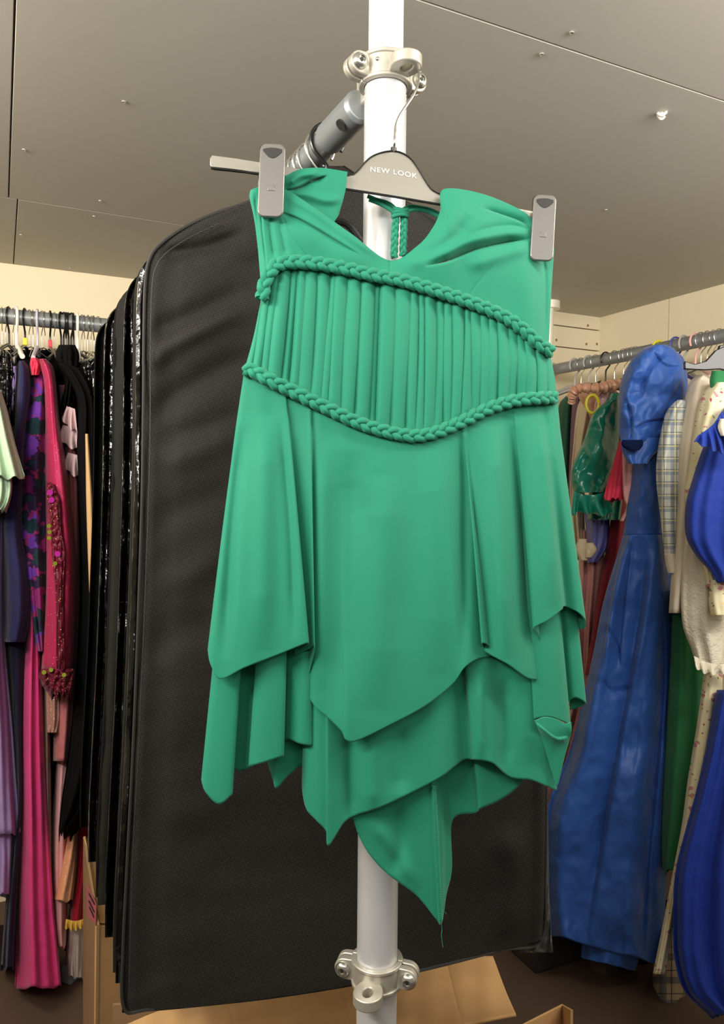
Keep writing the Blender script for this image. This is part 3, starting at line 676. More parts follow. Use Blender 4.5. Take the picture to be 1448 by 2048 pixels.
# ------------------------------------------------------------------ hangers on the rails
def hook_hanger(x, y, z, ang, kind, label, group=None, rail_r=0.0225, drop=0.085, half=0.18, ring_tag=None):
    """ang: direction of the shoulders in plan"""
    wire = kind in ('wire', 'steel')
    r_ = {'wire': 0.0014, 'steel': 0.0020, 'black': 0.0030, 'white': 0.0042, 'grey': 0.0036, 'lilac': 0.0036, 'blue': 0.0036, 'pink': 0.0036, 'yellow': 0.004}[kind]
    mt_ = {'wire': M_wire, 'steel': M_wire, 'black': M_wire_black, 'white': M_white_pl, 'grey': M_hgrey, 'lilac': M_hlilac, 'blue': M_hblue, 'pink': M_hpink, 'yellow': M_hyellow}[kind]
    root = empty('coat_hanger', (x, y, z), label, 'hanger', group)
    R = rail_r + r_ + 0.0015; dx, dy = math.cos(ang), math.sin(ang)
    pts = [(R * math.cos(a), R * math.sin(a)) for a in np.linspace(math.radians(-35), math.radians(200), 22)]
    pts += [(-R * .75, -R * .75), (-R * .2, -R * 1.35), (0, -R * 1.8), (0, -drop)]
    A = spl(pts, 60)
    m_ = MB(); m_.tube([(x + s * dx, y + s * dy, z + q) for s, q in A], r_, 8)
    m_.build('hook', mt_, root)
    m_ = MB(); A = spl([(-half, -drop - .055), (-half * .6, -drop - .03), (-.03, -drop - .004), (0, -drop), (.03, -drop - .004), (half * .6, -drop - .03), (half, -drop - .055)], 24)
    m_.tube([(x + s * dx, y + s * dy, z + q) for s, q in A], r_ * (1.0 if wire else 1.7), 8)
    m_.build('shoulder_bar', mt_ if kind != 'wire' else M_wire_black, root)
    if ring_tag:
        m_ = MB(); m_.box((x, y, z - drop + .016), (.012, .008, .022)); m_.build('size_tag', ring_tag, root, bevel=.002)
    return root
M_hgrey = mat('grey_hanger', 'a3a09a', 0.4); M_hlilac = mat('lilac_hanger', 'b9b3c2', 0.4); M_hblue = mat('blue_hanger', '4a4f96', 0.4)
M_hpink = mat('pink_hanger', 'd8a8a4', 0.4); M_hyellow = mat('yellow_plastic', 'd8cc2a', 0.4); M_hred = mat('red_plastic', 'd63a48', 0.4)
for k, (px, kd, tg, lb) in enumerate([(4, 'wire', None, None), (11, 'wire', None, None), (18, 'black', None, 'black hanger left of the first white hanger on the left rail'), (26, 'wire', None, None), (33, 'white', None, 'thick white hanger nearest the left edge on the left rail'),
        (50, 'black', M_hyellow, 'black hanger with a yellow size tag on the left rail'), (58, 'wire', None, None), (66, 'wire', None, None), (75, 'lilac', None, 'pale lilac hanger over the red sparkling garment on the left rail'), (83, 'wire', None, None), (90, 'wire', None, None), (100, 'black', M_hred, 'black hanger with a red size tag on the left rail'),
        (108, 'wire', None, None), (122, 'black', None, 'B'), (127, 'black', None, 'B'), (132, 'black', None, 'B'), (137, 'black', None, 'B'), (142, 'black', None, 'B'), (147, 'black', None, 'B'), (155, 'white', None, 'white hanger beside the bunched black hooks on the left rail'),
        (163, 'wire', None, None), (169, 'wire', None, None), (175, 'steel', None, None), (182, 'wire', None, None), (188, 'steel', None, None), (195, 'wire', None, None)]):
    p = on_plane(px, 642, 1, YL)
    if lb is None: lb, gp = 'thin steel wire hook among the crowded hangers on the left rail', 'wire hangers on the left rail'
    elif lb == 'B': lb, gp = 'black hanger in the tight bunch of black hooks on the left rail', 'bunched black hangers on the left rail'
    else: gp = None
    hook_hanger(p.x, YL, RZ, math.radians(90) + (0.25 * math.sin(k * 2.3)), kd, lb, gp, ring_tag=tg)
for k, (px, kd, lb) in enumerate([(655, 'black', 'black hook of the nearest garment bag, on the rail behind the pole'), (640, 'steel', None), (622, 'wire', None), (612, 'wire', None), (603, 'wire', None), (594, 'wire', None)]):
    p = on_plane(px, 260 + (655 - px) * .95, 0, RX)
    if px == 655: p.y = p.y
    hook_hanger(RX, p.y, RZ, math.radians(-14 if k == 0 else 6 * math.sin(k * 3)), kd, lb or 'steel hook of a garment bag on the rail behind the pole', None if lb else 'steel hooks of the garment bags', rail_r=0.0185, drop=0.11, half=0.09)
for k, (px, kd, lb) in enumerate([(1150, 'grey', 'grey hanger nearest the corner on the right rail'), (1163, 'wire', None), (1178, 'grey', 'second grey hanger from the corner on the right rail'), (1192, 'wire', None), (1212, 'black', 'slim black hanger on the right rail, left of the big blue dress'), (1230, 'steel', None), (1248, 'wire', None), (1256, 'wire', None), (1264, 'wire', None), (1272, 'wire', None),
        (1318, 'yellow', 'yellow hanger peeping over the right rail above the blue puff sleeve'), (1352, 'blue', 'dark blue hanger on the right rail, just right of the blue puff sleeve'), (1368, 'grey', 'grey hanger beside the dark blue hanger on the right rail'), (1392, 'pink', 'pale pink hanger on the right rail'), (1403, 'steel', None), (1416, 'steel', 'thick steel hanger hook near the right edge, over the black hanger'), (1428, 'wire', None), (1440, 'wire', None)]):
    p = on_plane(px, 745 - (px - 1100) * 0.21, 0, XRR)
    hook_hanger(XRR, p.y, RZ, math.radians(180) + .12 * math.sin(k * 1.7), kd, lb or 'thin steel wire hook on the right rail', None if lb else 'wire hangers on the right rail', drop=.085, half=.17)

# ------------------------------------------------------------------ pattern cloths
def plaid(name, base, lines):
    mt_ = cloth(name, base, 0.85); nt, b_, N, L = add_nodes(mt_)
    tc = N('ShaderNodeTexCoord'); sep = N('ShaderNodeSeparateXYZ'); L(tc.outputs['UV'], sep.inputs[0]); prev = None
    for ax, per, wd_, off, col, st in lines:
        a_ = N('ShaderNodeMath'); a_.operation = 'MULTIPLY_ADD'; a_.inputs[1].default_value = 1 / per; a_.inputs[2].default_value = off + 40
        fr = N('ShaderNodeMath'); fr.operation = 'FRACT'; lt = N('ShaderNodeMath'); lt.operation = 'LESS_THAN'; lt.inputs[1].default_value = wd_
        mu = N('ShaderNodeMath'); mu.operation = 'MULTIPLY'; mu.inputs[1].default_value = st
        L(sep.outputs[ax], a_.inputs[0]); L(a_.outputs[0], fr.inputs[0]); L(fr.outputs[0], lt.inputs[0]); L(lt.outputs[0], mu.inputs[0])
        mx = N('ShaderNodeMix'); mx.data_type = 'RGBA'; mx.inputs['B'].default_value = lin(col); L(mu.outputs[0], mx.inputs['Factor'])
        if prev: L(prev.outputs['Result'], mx.inputs['A'])
        else: mx.inputs['A'].default_value = lin(base)
        prev = mx
    L(prev.outputs['Result'], b_.inputs['Base Color']); return mt_
def spots(name, base, cols, scale=45, thr=0.22, rough=0.85, rnd=1.0, warp=0):
    """scattered flowers / spots"""
    mt_ = cloth(name, base, rough); nt, b_, N, L = add_nodes(mt_); tc = N('ShaderNodeTexCoord'); prev = None
    for k, (col, t_, s_) in enumerate(cols):
        mp = N('ShaderNodeMapping'); mp.inputs['Location'].default_value = (k * .37, k * .71, 0); L(tc.outputs['UV'], mp.inputs['Vector'])
        if warp:
            no = N('ShaderNodeTexNoise'); no.inputs['Scale'].default_value = 40; L(tc.outputs['UV'], no.inputs['Vector'])
            va = N('ShaderNodeVectorMath'); va.operation = 'MULTIPLY_ADD'; va.inputs[1].default_value = (warp,) * 3; L(no.outputs['Color'], va.inputs[0]); L(tc.outputs['UV'], va.inputs[2]); L(va.outputs[0], mp.inputs['Vector'])
        vo = N('ShaderNodeTexVoronoi'); vo.inputs['Scale'].default_value = s_; vo.inputs['Randomness'].default_value = rnd; L(mp.outputs['Vector'], vo.inputs['Vector'])
        lt = N('ShaderNodeMath'); lt.operation = 'LESS_THAN'; lt.inputs[1].default_value = t_; L(vo.outputs['Distance'], lt.inputs[0])
        mx = N('ShaderNodeMix'); mx.data_type = 'RGBA'; mx.inputs['B'].default_value = lin(col); L(lt.outputs[0], mx.inputs['Factor'])
        if prev: L(prev.outputs['Result'], mx.inputs['A'])
        else: mx.inputs['A'].default_value = lin(base)
        prev = mx
    L(prev.outputs['Result'], b_.inputs['Base Color']); return mt_
M_mint = cloth('mint_chiffon', 'b2ccae', .8); M_lav = cloth('lavender_crepe', '9c83b5', .8); M_navy = cloth('navy_crepe', '1d1c42', .85)
M_navy2 = cloth('deep_navy', '15172f', .85)
M_hot = cloth('hot_pink_chiffon', 'd83f82', .75); M_mag = spots('sparkling_magenta', 'a31f4b', [('ff9bb0', .10, 120)], rough=.55)
M_rose = cloth('dusty_rose', 'a55f62', .85); M_pale = cloth('pale_pink', 'd8a0a0', .8); M_frill = cloth('blush_frill', 'cdb0b2', .8)
M_peach = spots('peach_dotted', 'e0a077', [('f3cfa6', .16, 90)]); M_red = cloth('red_cloth', 'a81a2c', .8); M_gold = cloth('gold_trim', 'c9a040', .5)
M_offwhite = cloth('off_white_chiffon', 'b9aaa0', .8); M_greyblue = cloth('grey_blue_satin', '8b939b', .5); M_taupe = cloth('taupe_cloth', '8b7468', .85)
M_tan = cloth('tan_gap_cloth', 'bd9a6c', .8); M_beads = spots('dark_red_beads', '5c0f24', [('d9a65a', .16, 140), ('b02a58', .14, 110)], rough=.3)
M_sequin = mat('green_gold_sequin', 'c8d64a', .12, .9); M_msequin = mat('magenta_sequin', 'c02aa0', .2, .6)
M_purple = spots('purple_pansy_print', '251338', [('7d1f63', .55, 17), ('5a2a8c', .36, 16), ('0f2a33', .42, 19), ('7a1f50', .25, 22)], rough=.8, warp=.05)
M_blue = mat('blue_taffeta', '2c559f', .5, bump=[(9, .5, .03), (40, .25, .005)], spec=.35, sheen=.15)
M_blue_side = M_blue
M_royal = cloth('royal_blue_cloth', '1b3590', .7); M_emer = mat('emerald_satin', '0c7660', .3, bump=[(14, .4, .02)], spec=.7)
M_dgreen = cloth('bottle_green', '2d5a45', .85); M_kelly = cloth('kelly_green', '2c7447', .85); M_mauve = cloth('mauve_cloth', '755a6e', .85)
M_csat = mat('cream_satin', 'd2bf9e', .3, bump=(16, .5, .015)); M_psat = mat('peach_satin', 'd3a083', .28, bump=(16, .6, .015))
M_pksat = mat('pink_satin', 'c78f89', .3, bump=(14, .5, .02)); M_crim = cloth('crimson_cloth', 'd23350', .6); M_maroon = cloth('maroon_cloth', '7a1f2c', .8)
M_viol = mat('violet_satin', '5a5aa2', .35); M_ivory = cloth('ivory_cloth', 'ddd0bc', .85)
M_plaid = plaid('blue_cream_plaid', 'd9dcd2', [(0, .034, .30, .1, '6d84a4', .55), (1, .034, .30, .0, '6d84a4', .55), (0, .034, .06, .62, '3f4f70', .8), (1, .034, .06, .6, '3f4f70', .8), (0, .034, .1, .75, 'e5dc9c', .7), (1, .034, .1, .74, 'e5dc9c', .6)])
M_plaid2 = plaid('grey_tan_plaid', 'a8957c', [(0, .07, .30, .2, '4c5160', .7), (1, .07, .30, .3, '4c5160', .7), (0, .07, .04, .7, '2b2f3c', .9), (1, .07, .04, .75, '2b2f3c', .9)])
M_floral = spots('cream_floral', 'e6dcb6', [('cf8a8c', .24, 40), ('7d9468', .15, 52), ('b0505c', .12, 40), ('e8d68a', .18, 30)], warp=.02)
M_lace = mat('cream_lace', 'd8d0bb', .8, bump=[(160, 1.0, .003), (45, .8, .006)])

def garment(name, label, cat, mat_, rows, d, b=0.08, fold=(5, .008), seed=1, group=None, kids=(), **kw):
    rr = [(r[0], r[1], r[2], d + (r[3] if len(r) > 3 else 0), (r[4] if len(r) > 4 else 0)) for r in rows]
    top_ = P((rows[0][1] + rows[0][2]) / 2, rows[0][0], d)
    if kids:
        root = empty(name, top_, label, cat, group)
        tubeform(kids[0], rr, mat_, root, b=b, fold=fold, seed=seed, **kw)
        return root
    o = tubeform(name, rr, mat_, None, b=b, fold=fold, seed=seed, **kw)
    return tag(o, label, cat, group)
def part(root, name, mat_, rows, d, b=.05, fold=(4, .006), seed=2, label=None, **kw):
    rr = [(r[0], r[1], r[2], d + (r[3] if len(r) > 3 else 0), (r[4] if len(r) > 4 else 0)) for r in rows]
    o = tubeform(name, rr, mat_, root, b=b, fold=fold, seed=seed, **kw)
    if label: o['label'] = label
    return o
def ruffle(root, name, mat_, top_, bot_, d, amp=.015, waves=6, ny=24, nu=140, flare=0):
    """flounce: top and bottom polylines in the picture, rippling in depth"""
    A, B_ = spl(top_, nu), spl(bot_, nu); G = np.zeros((ny, nu, 3))
    for j in range(ny):
        v = j / (ny - 1); w = np.sin(np.linspace(0, waves * 2 * math.pi, nu) + .6 * math.sin(v * 3))
        G[j, :, 0] = A[:, 0] * (1 - v) + B_[:, 0] * v + flare * v * w; G[j, :, 1] = A[:, 1] * (1 - v) + B_[:, 1] * v + 2.5 * v * w
        G[j, :, 2] = d - amp * v * (0.6 + w)
    return sheet(name, G, mat_, root, 0.0015)

# ------------------------------------------------------------------ left rail clothes
g1 = garment('dress', 'mint green chiffon dress with flounced sleeve at the left edge', 'dress', M_mint, [(760, -70, -25), (800, -70, -8), (860, -70, 6), (1000, -75, 2), (1100, -75, -8), (1400, -80, -20)], 1.93, kids=['body'], b=.12)
part(g1, 'sleeve', M_mint, [(782, -30, 2), (820, -30, 14), (880, -30, 28), (930, -32, 42), (955, -34, 49)], 1.88, b=.07, fold=(5, .012), hem=4, seed=5)
part(g1, 'lower_flounce', M_mint, [(935, -30, 20), (970, -30, 24), (1000, -30, 20), (1022, -32, 12)], 1.90, b=.06, fold=(7, .012), hem=5, seed=6)
g = garment('dress', 'long lavender dress hanging at the left edge', 'dress', M_lav, [(733, 18, 38), (770, 12, 40), (850, -10, 36), (1000, -40, 15), (1200, -40, 8), (1300, -40, 12), (1450, -40, 26), (1560, -42, 34), (1668, -45, 43)], 2.02, kids=['outer_skirt'], b=.14, fold=(6, .014), hem=4)
part(g, 'under_skirt', M_lav, [(1500, -40, 20), (1650, -42, 30), (1790, -45, 27)], 2.04, b=.12, fold=(6, .012), hem=4)
garment('dress', 'short sleeved plain dark navy dress between the lavender and patterned dresses', 'dress', M_navy, [(722, 38, 48), (742, 34, 60), (790, 30, 62), (860, 26, 52), (960, 8, 48), (1060, 2, 46), (1150, 6, 60), (1230, 8, 62), (1284, 6, 50)], 1.99, b=.13, fold=(4, .006))
garment('skirt', 'long deep navy skirt hanging below the short navy dress', 'skirt', M_navy2, [(1240, 10, 56), (1400, 18, 52), (1600, 30, 48), (1800, 12, 36), (1935, 2, 31)], 2.08, b=.12, fold=(5, .01), hem=5)
garment('dress', 'purple, magenta and black pansy patterned dress on the left rail', 'dress', M_purple, [(730, 66, 84), (760, 58, 98), (830, 40, 102), (900, 28, 102), (1000, 26, 100), (1100, 36, 100), (1200, 52, 98), (1270, 66, 94), (1303, 76, 90)], 2.035, b=.13, fold=(6, .012), wr=.01, wrs=22)
garment('dress', 'long hot pink chiffon dress with pointed hem on the left rail', 'dress', M_hot, [(1180, 56, 66), (1260, 52, 78), (1350, 44, 84), (1500, 39, 90), (1650, 38, 98), (1800, 34, 107), (1900, 33, 116), (1975, 30, 122)], 2.06, b=.14, fold=(4, .022), hem=3, seed=3)
g = garment('jacket', 'magenta sparkling jacket with beaded front edge on the left rail', 'jacket', M_mag, [(718, 78, 92), (735, 80, 106), (770, 88, 112), (850, 91, 120), (950, 91, 136), (1100, 93, 152), (1200, 91, 153), (1340, 83, 149)], 1.96, kids=['body'], b=.14, fold=(3, .008), seed=8)
part(g, 'beaded_band', M_beads, [(965, 94, 104), (1000, 95, 118), (1060, 102, 122), (1110, 104, 130), (1200, 112, 126), (1340, 112, 130)], 1.935, b=.012, fold=(9, .003), seed=4, wr=.008, wrs=5)
part(g, 'beaded_hem', M_beads, [(1338, 84, 150), (1352, 78, 148), (1370, 84, 146), (1388, 104, 142)], 1.935, b=.05, fold=(9, .006), seed=4, hem=8, wr=.012, wrs=5)
rs = random.Random(5)
for (x, y, mm) in [(100, 985, M_msequin), (103, 1000, M_msequin), (98, 1052, M_sequin), (99, 1064, M_sequin), (98, 1076, M_sequin), (115, 1108, M_msequin), (110, 1127, M_sequin), (102, 1340, M_sequin), (88, 1345, M_sequin), (128, 1350, M_sequin)]:
    b = MB(); c = P(x, y, 1.928); nrm = (CAM - c).normalized(); b.tube([c, c - nrm * .001], .0075 if mm is M_msequin else .0055, 10); under(b.build('sequin', mm), g)
g = garment('dress', 'dusty rose dress with blush frilled front beside the black clothes', 'dress', M_rose, [(770, 118, 142), (820, 122, 150), (920, 128, 160), (1050, 132, 162), (1200, 130, 160), (1380, 112, 152), (1450, 108, 148), (1522, 106, 142)], 2.06, kids=['body'], b=.13, fold=(4, .01))
for (yy, x0, x1, dd) in ((812, 128, 150, 0), (850, 120, 156, .01), (905, 130, 158, .01)):
    ruffle(g, 'frill', M_frill, [(x0 + 6, yy), (x1, yy + 6)], [(x0 - 4, yy + 26), ((x0 + x1) / 2, yy + 44), (x1 + 4, yy + 50)], 2.03 + dd, amp=.012, waves=2)
garment('trousers', 'glittering copper cuffed trousers low behind the beaded jacket', 'trousers', spots('copper_glitter', '9c7366', [('e8c9ae', .2, 200)], rough=.4), [(1380, 92, 122), (1440, 94, 122), (1465, 95, 119)], 2.05, b=.05)
garment('dress', 'narrow taupe dress edge beside the hot pink dress', 'dress', M_taupe, [(1370, 86, 100), (1500, 86, 101), (1700, 90, 104), (1760, 92, 106)], 2.12, b=.12, fold=(3, .006))
garment('dress', 'pale pink long dress below the dusty rose dress', 'dress', M_pale, [(1495, 116, 140), (1560, 110, 140), (1700, 101, 136), (1840, 104, 134), (1895, 112, 132)], 2.14, b=.12, fold=(4, .01), hem=4)
garment('dress', 'peach dress hem with tiny gold dots, low on the left', 'dress', M_peach, [(1580, 148, 160), (1650, 140, 158), (1730, 124, 154), (1803, 107, 146)], 2.10, b=.10, fold=(3, .008), hem=3)
g = garment('dress', 'red dress with a gold scalloped hem beside the cardboard box', 'dress', M_red, [(1590, 150, 186), (1700, 148, 182), (1780, 144, 172), (1845, 136, 166)], 2.16, kids=['skirt'], b=.10, fold=(4, .01))
ruffle(g, 'gold_hem', M_gold, [(132, 1838), (150, 1842), (167, 1838)], [(130, 1856), (150, 1860), (168, 1852)], 2.15, amp=.008, waves=4)
garment('dress', 'off white sheer dress hem under the red dress', 'dress', M_offwhite, [(1845, 134, 168), (1900, 132, 170), (1955, 133, 170)], 2.19, b=.09, fold=(6, .01), hem=3)
garment('dress', 'grey blue satin dress low in the left corner by the box', 'dress', M_greyblue, [(1930, 100, 172), (1990, 102, 174), (2060, 106, 178), (2120, 108, 180)], 2.24, b=.10, fold=(5, .014), wr=.01)
g = garment('dress', 'black dress with tattered lower edge next to the garment bags', 'dress', M_blackcloth, [(728, 118, 138), (745, 122, 170), (800, 152, 190), (900, 150, 195), (1050, 158, 205), (1200, 160, 215), (1350, 152, 220), (1500, 138, 215), (1600, 124, 190), (1668, 118, 140)], 2.0, kids=['body'], b=.10, fold=(7, .014), hem=9, seed=12)
part(g, 'tan_gap_strip', M_tan, [(868, 171, 176), (930, 172, 180), (1000, 173, 184), (1100, 176, 188), (1180, 179, 190), (1200, 180, 188), (1202, 182, 187), (1252, 183, 188)], 1.96, b=.01, fold=(2, .002), label='tan strip put in for a gap in the black dress that shows the wall')  # strip put in where the cream wall shows between black sleeves
garment('dress', 'glossy black dress with bright creases between black clothes and garment bags', 'dress', M_vinyl, [(712, 190, 205), (730, 150, 212), (760, 150, 216), (900, 156, 222), (1000, 186, 226), (1200, 192, 232), (1500, 188, 240), (1650, 178, 245), (1745, 180, 248)], 2.04, b=.11, fold=(8, .016), seed=14, wr=.012, wrs=18)
garment('dress', 'dark brown dress behind the left clothes', 'dress', cloth('dark_brown_cloth', '2a1718', .85), [(1850, -40, 40), (1950, -40, 45), (2060, -40, 50)], 2.3, b=.05)
garment('dress', 'black dress hanging in the dark gap behind the pink and magenta clothes', 'dress', M_blackcloth, [(700, -20, 150), (760, -30, 170), (1100, -30, 180), (1500, -30, 175), (1640, -30, 172)], 2.30, b=.06, fold=(9, .02))
# crumpled bits at the top of the left rail
for (rows_, lb, mm, dd) in (([(700, 0, 14), (720, -8, 26), (770, -8, 30), (850, -8, 28)], 'black patent top at the left edge under the first hooks', M_vinyl, 2.0), ([(716, 62, 74), (730, 60, 84), (750, 62, 78)], 'coral pink strap end of a top under the lilac hanger', M_crim, 2.0),
                            ([(690, 118, 150), (712, 112, 158), (760, 128, 152), (820, 120, 146)], 'black ruffled top under the bunched hooks', M_blackcloth, 2.03)):
    garment('top', lb, 'top', mm, rows_, dd, b=.05, fold=(6, .01), wr=.01, wrs=16)

# ------------------------------------------------------------------ right rail clothes
garment('dress', 'bottle green dress at the corner end of the right rail', 'dress', M_dgreen, [(792, 1132, 1150), (812, 1118, 1154), (870, 1114, 1152), (950, 1112, 1152), (1050, 1110, 1150)], 2.78, b=.10)
garment('dress', 'mauve dress strip beside the bottle green dress in the corner', 'dress', M_mauve, [(790, 1146, 1166), (850, 1142, 1164), (950, 1138, 1156), (1000, 1136, 1150)], 2.70, b=.08)
g = garment('dress', 'cream satin dress with a bow, left of the emerald blouse', 'dress', M_csat, [(800, 1160, 1190), (830, 1152, 1188), (900, 1146, 1176), (980, 1140, 1170), (1050, 1144, 1170), (1120, 1148, 1176)], 2.62, kids=['body'], b=.08, fold=(5, .014))
for sgn in (-1, 1): part(g, 'bow_loop', M_csat, [(1082 + 4 * sgn, 1172 + 7 * sgn - 8, 1172 + 7 * sgn + 8), (1100, 1172 + 9 * sgn - 12, 1172 + 9 * sgn + 12), (1118 - 3 * sgn, 1172 + 4 * sgn - 7, 1172 + 4 * sgn + 7)], 2.48, b=.02, nu=30, nv=20, fold=(3, .004))
g = garment('dress', 'peach satin dress with a wide rolled collar on the right rail', 'dress', M_psat, [(778, 1150, 1232), (800, 1160, 1236), (840, 1180, 1236), (900, 1190, 1236)], 2.58, kids=['body'], b=.08, fold=(5, .012))
b = MB(); b.tube(PN(spl([(1143, 806, 2.5), (1146, 786, 2.48), (1160, 776, 2.47), (1190, 776, 2.46), (1215, 772, 2.46), (1240, 768, 2.48)], 60)), [.012 + .011 * math.sin(min(1, k / 14) * 1.5) + .004 * math.sin(k * .9) + .003 * math.sin(k * 1.9) for k in range(60)], 14, True, .7)
b.build('rolled_collar', M_psat, g)
b = MB(); c_ = P(1185, 808, 2.42)
b.tube([c_ + (rt * math.cos(w) * .7 + up * math.sin(w)) * .029 for w in np.linspace(0, 6.2, 30)], .005, 8)
tag(b.build('ring_tag', M_hyellow), 'yellow plastic ring hanging over the peach collar on the right rail', 'ring')
garment('dress', 'pink lace top piece behind the yellow ring', 'top', spots('pink_lace_cloth', 'd7a7ae', [('f0dfe0', .3, 60)]), [(778, 1205, 1232), (800, 1192, 1236), (840, 1185, 1236)], 2.50, b=.03)
g = garment('blouse', 'emerald satin blouse with puffed sleeve and ruffled cuff', 'blouse', M_emer, [(786, 1222, 1244), (815, 1205, 1250), (880, 1190, 1255), (960, 1180, 1250), (1040, 1175, 1240)], 2.42, kids=['body'], b=.09, fold=(5, .014))
part(g, 'puff_sleeve', M_emer, [(800, 1215, 1238), (830, 1185, 1238), (880, 1168, 1238), (930, 1146, 1230), (965, 1142, 1215), (985, 1150, 1205)], 2.34, b=.06, fold=(2, .010), wr=.035, wrs=42, seed=6)
ruffle(g, 'sleeve_ruffle', M_emer, [(1148, 982), (1175, 990), (1212, 985)], [(1140, 1030), (1165, 1025), (1195, 1030), (1228, 1030)], 2.34, amp=.02, waves=3, flare=4)
garment('dress', 'violet blue satin dress showing under the emerald cuff', 'dress', M_viol, [(1010, 1168, 1222), (1060, 1172, 1218), (1095, 1174, 1214), (1125, 1172, 1195)], 2.52, b=.06, fold=(4, .014))
garment('dress', 'long pink satin dress in the gap beside the big blue dress', 'dress', M_pksat, [(1060, 1160, 1212), (1130, 1158, 1212), (1250, 1150, 1200), (1400, 1140, 1185), (1600, 1085, 1150), (1700, 1080, 1130)], 2.60, b=.08, fold=(6, .022), seed=7)
g = garment('dress', 'crimson dress with flared sleeve behind the big blue dress', 'dress', M_maroon, [(880, 1235, 1262), (960, 1228, 1262), (1050, 1220, 1258), (1200, 1195, 1250), (1350, 1170, 1240)], 2.50, kids=['skirt'], b=.08)
part(g, 'sleeve', M_crim, [(880, 1240, 1256), (930, 1226, 1254), (970, 1214, 1250), (998, 1208, 1246)], 2.27, b=.03, hem=4)
garment('dress', 'pale pink sleeve of a dress tucked behind the blue puff sleeve', 'dress', M_pale, [(890, 1242, 1285), (940, 1243, 1280), (990, 1246, 1274), (1015, 1252, 1266), (1042, 1240, 1254)], 2.25, b=.05, fold=(3, .012))
g = garment('dress', 'big blue taffeta dress with puff sleeve and full long skirt', 'dress', M_blue, [(704, 1318, 1352), (716, 1290, 1366), (745, 1276, 1374), (830, 1272, 1374), (930, 1266, 1348), (1000, 1256, 1338), (1072, 1246, 1334)], 2.18, kids=['bodice'], b=.08, fold=(2, .008), wr=.03, wrs=60, seed=21)
part(g, 'puff_sleeve', M_blue, [(690, 1306, 1332), (700, 1284, 1350), (725, 1260, 1364), (765, 1242, 1368), (815, 1238, 1366), (850, 1238, 1346), (872, 1240, 1322), (884, 1242, 1300)], 2.08, b=.075, fold=(2, .006), wr=.03, wrs=50, seed=9, nu=130, nv=110, powx=.8,
     items=[([(1340, 705), (1300, 740), (1280, 800)], 9, .022, 'fold'), ([(1350, 720), (1340, 790), (1300, 840)], 12, -.02), ([(1268, 858), (1300, 842), (1345, 838)], 7, .02, 'fold'), ([(1245, 780), (1262, 830), (1262, 880)], 8, .018, 'fold'), ([(1280, 730), (1262, 760), (1250, 820)], 9, -.016), ([(1310, 870), (1330, 820), (1362, 760)], 8, .02, 'fold'), ([(1305, 700), (1330, 730), (1365, 735)], 7, .016, 'fold')])
part(g, 'sleeve_cuff', M_blue, [(876, 1243, 1330), (900, 1244, 1316), (915, 1250, 1302), (928, 1258, 1294)], 2.10, b=.03, fold=(3, .008), seed=3, nu=50, nv=30)
part(g, 'sleeve_opening_shadow', cloth('navy_opening_shadow', '0a1838', .9, sheen=0, spec=.1), [(880, 1246, 1284), (886, 1243, 1286), (893, 1246, 1284), (900, 1256, 1278)], 2.065, b=.015, fold=(2, .001), nu=30, nv=16, label='shadow painted into the opening of the puff sleeve')  # dark navy form put in for the shadow inside the cuff opening
part(g, 'long_skirt', M_blue, [(1070, 1246, 1334), (1100, 1238, 1340), (1200, 1208, 1350), (1300, 1188, 1348), (1400, 1166, 1346), (1500, 1140, 1342, 0, 4), (1600, 1100, 1338, 0, 12), (1700, 1087, 1334, 0, 26), (1800, 1085, 1328, 0, 46), (1866, 1094, 1316, 0, 62)], 2.12, b=.10, fold=(3, .020), hem=2, seed=11, wr=.022, wrs=80, nu=220, nv=150,
     items=[([(1292, 1080), (1276, 1250), (1240, 1450), (1205, 1650), (1168, 1890)], 34, .045, 'fold'), ([(1325, 1150), (1322, 1400), (1296, 1700), (1282, 1940)], 22, .035, 'fold'), ([(1262, 1080), (1248, 1200), (1236, 1330)], 12, .02, 'fold'), ([(1246, 1085), (1222, 1200), (1200, 1350)], 12, .018, 'fold'), ([(1160, 1450), (1130, 1600), (1125, 1850)], 24, .022),
            ([(1310, 1100), (1290, 1240), (1262, 1380)], 10, -.02), ([(1280, 1500), (1240, 1620), (1230, 1880)], 30, -.02), ([(1200, 1350), (1225, 1380), (1270, 1370)], 10, .015, 'fold'), ([(1205, 1240), (1235, 1290), (1240, 1330)], 9, .015, 'fold'), ([(1330, 1480), (1320, 1600), (1310, 1900)], 10, -.018)])
part(g, 'petticoat', M_blue, [(1800, 1172, 1285), (1890, 1164, 1278, 0, 18), (1915, 1162, 1270, 0, 26)], 2.15, b=.08, fold=(4, .01), hem=1)
g = garment('shirt', 'blue and cream checked shirt with white cuff, right of the big blue dress', 'shirt', M_plaid, [(800, 1356, 1368), (806, 1348, 1376), (820, 1336, 1376), (840, 1328, 1374), (900, 1316, 1366), (960, 1313, 1360), (1040, 1322, 1356), (1112, 1330, 1358)], 2.0, kids=['sleeve'], b=.06, fold=(4, .008), wr=.008, wrs=20)
part(g, 'cuff', M_ivory, [(1108, 1329, 1360), (1128, 1332, 1361), (1146, 1336, 1358)], 1.995, b=.05, fold=(3, .003), label='white cuff')
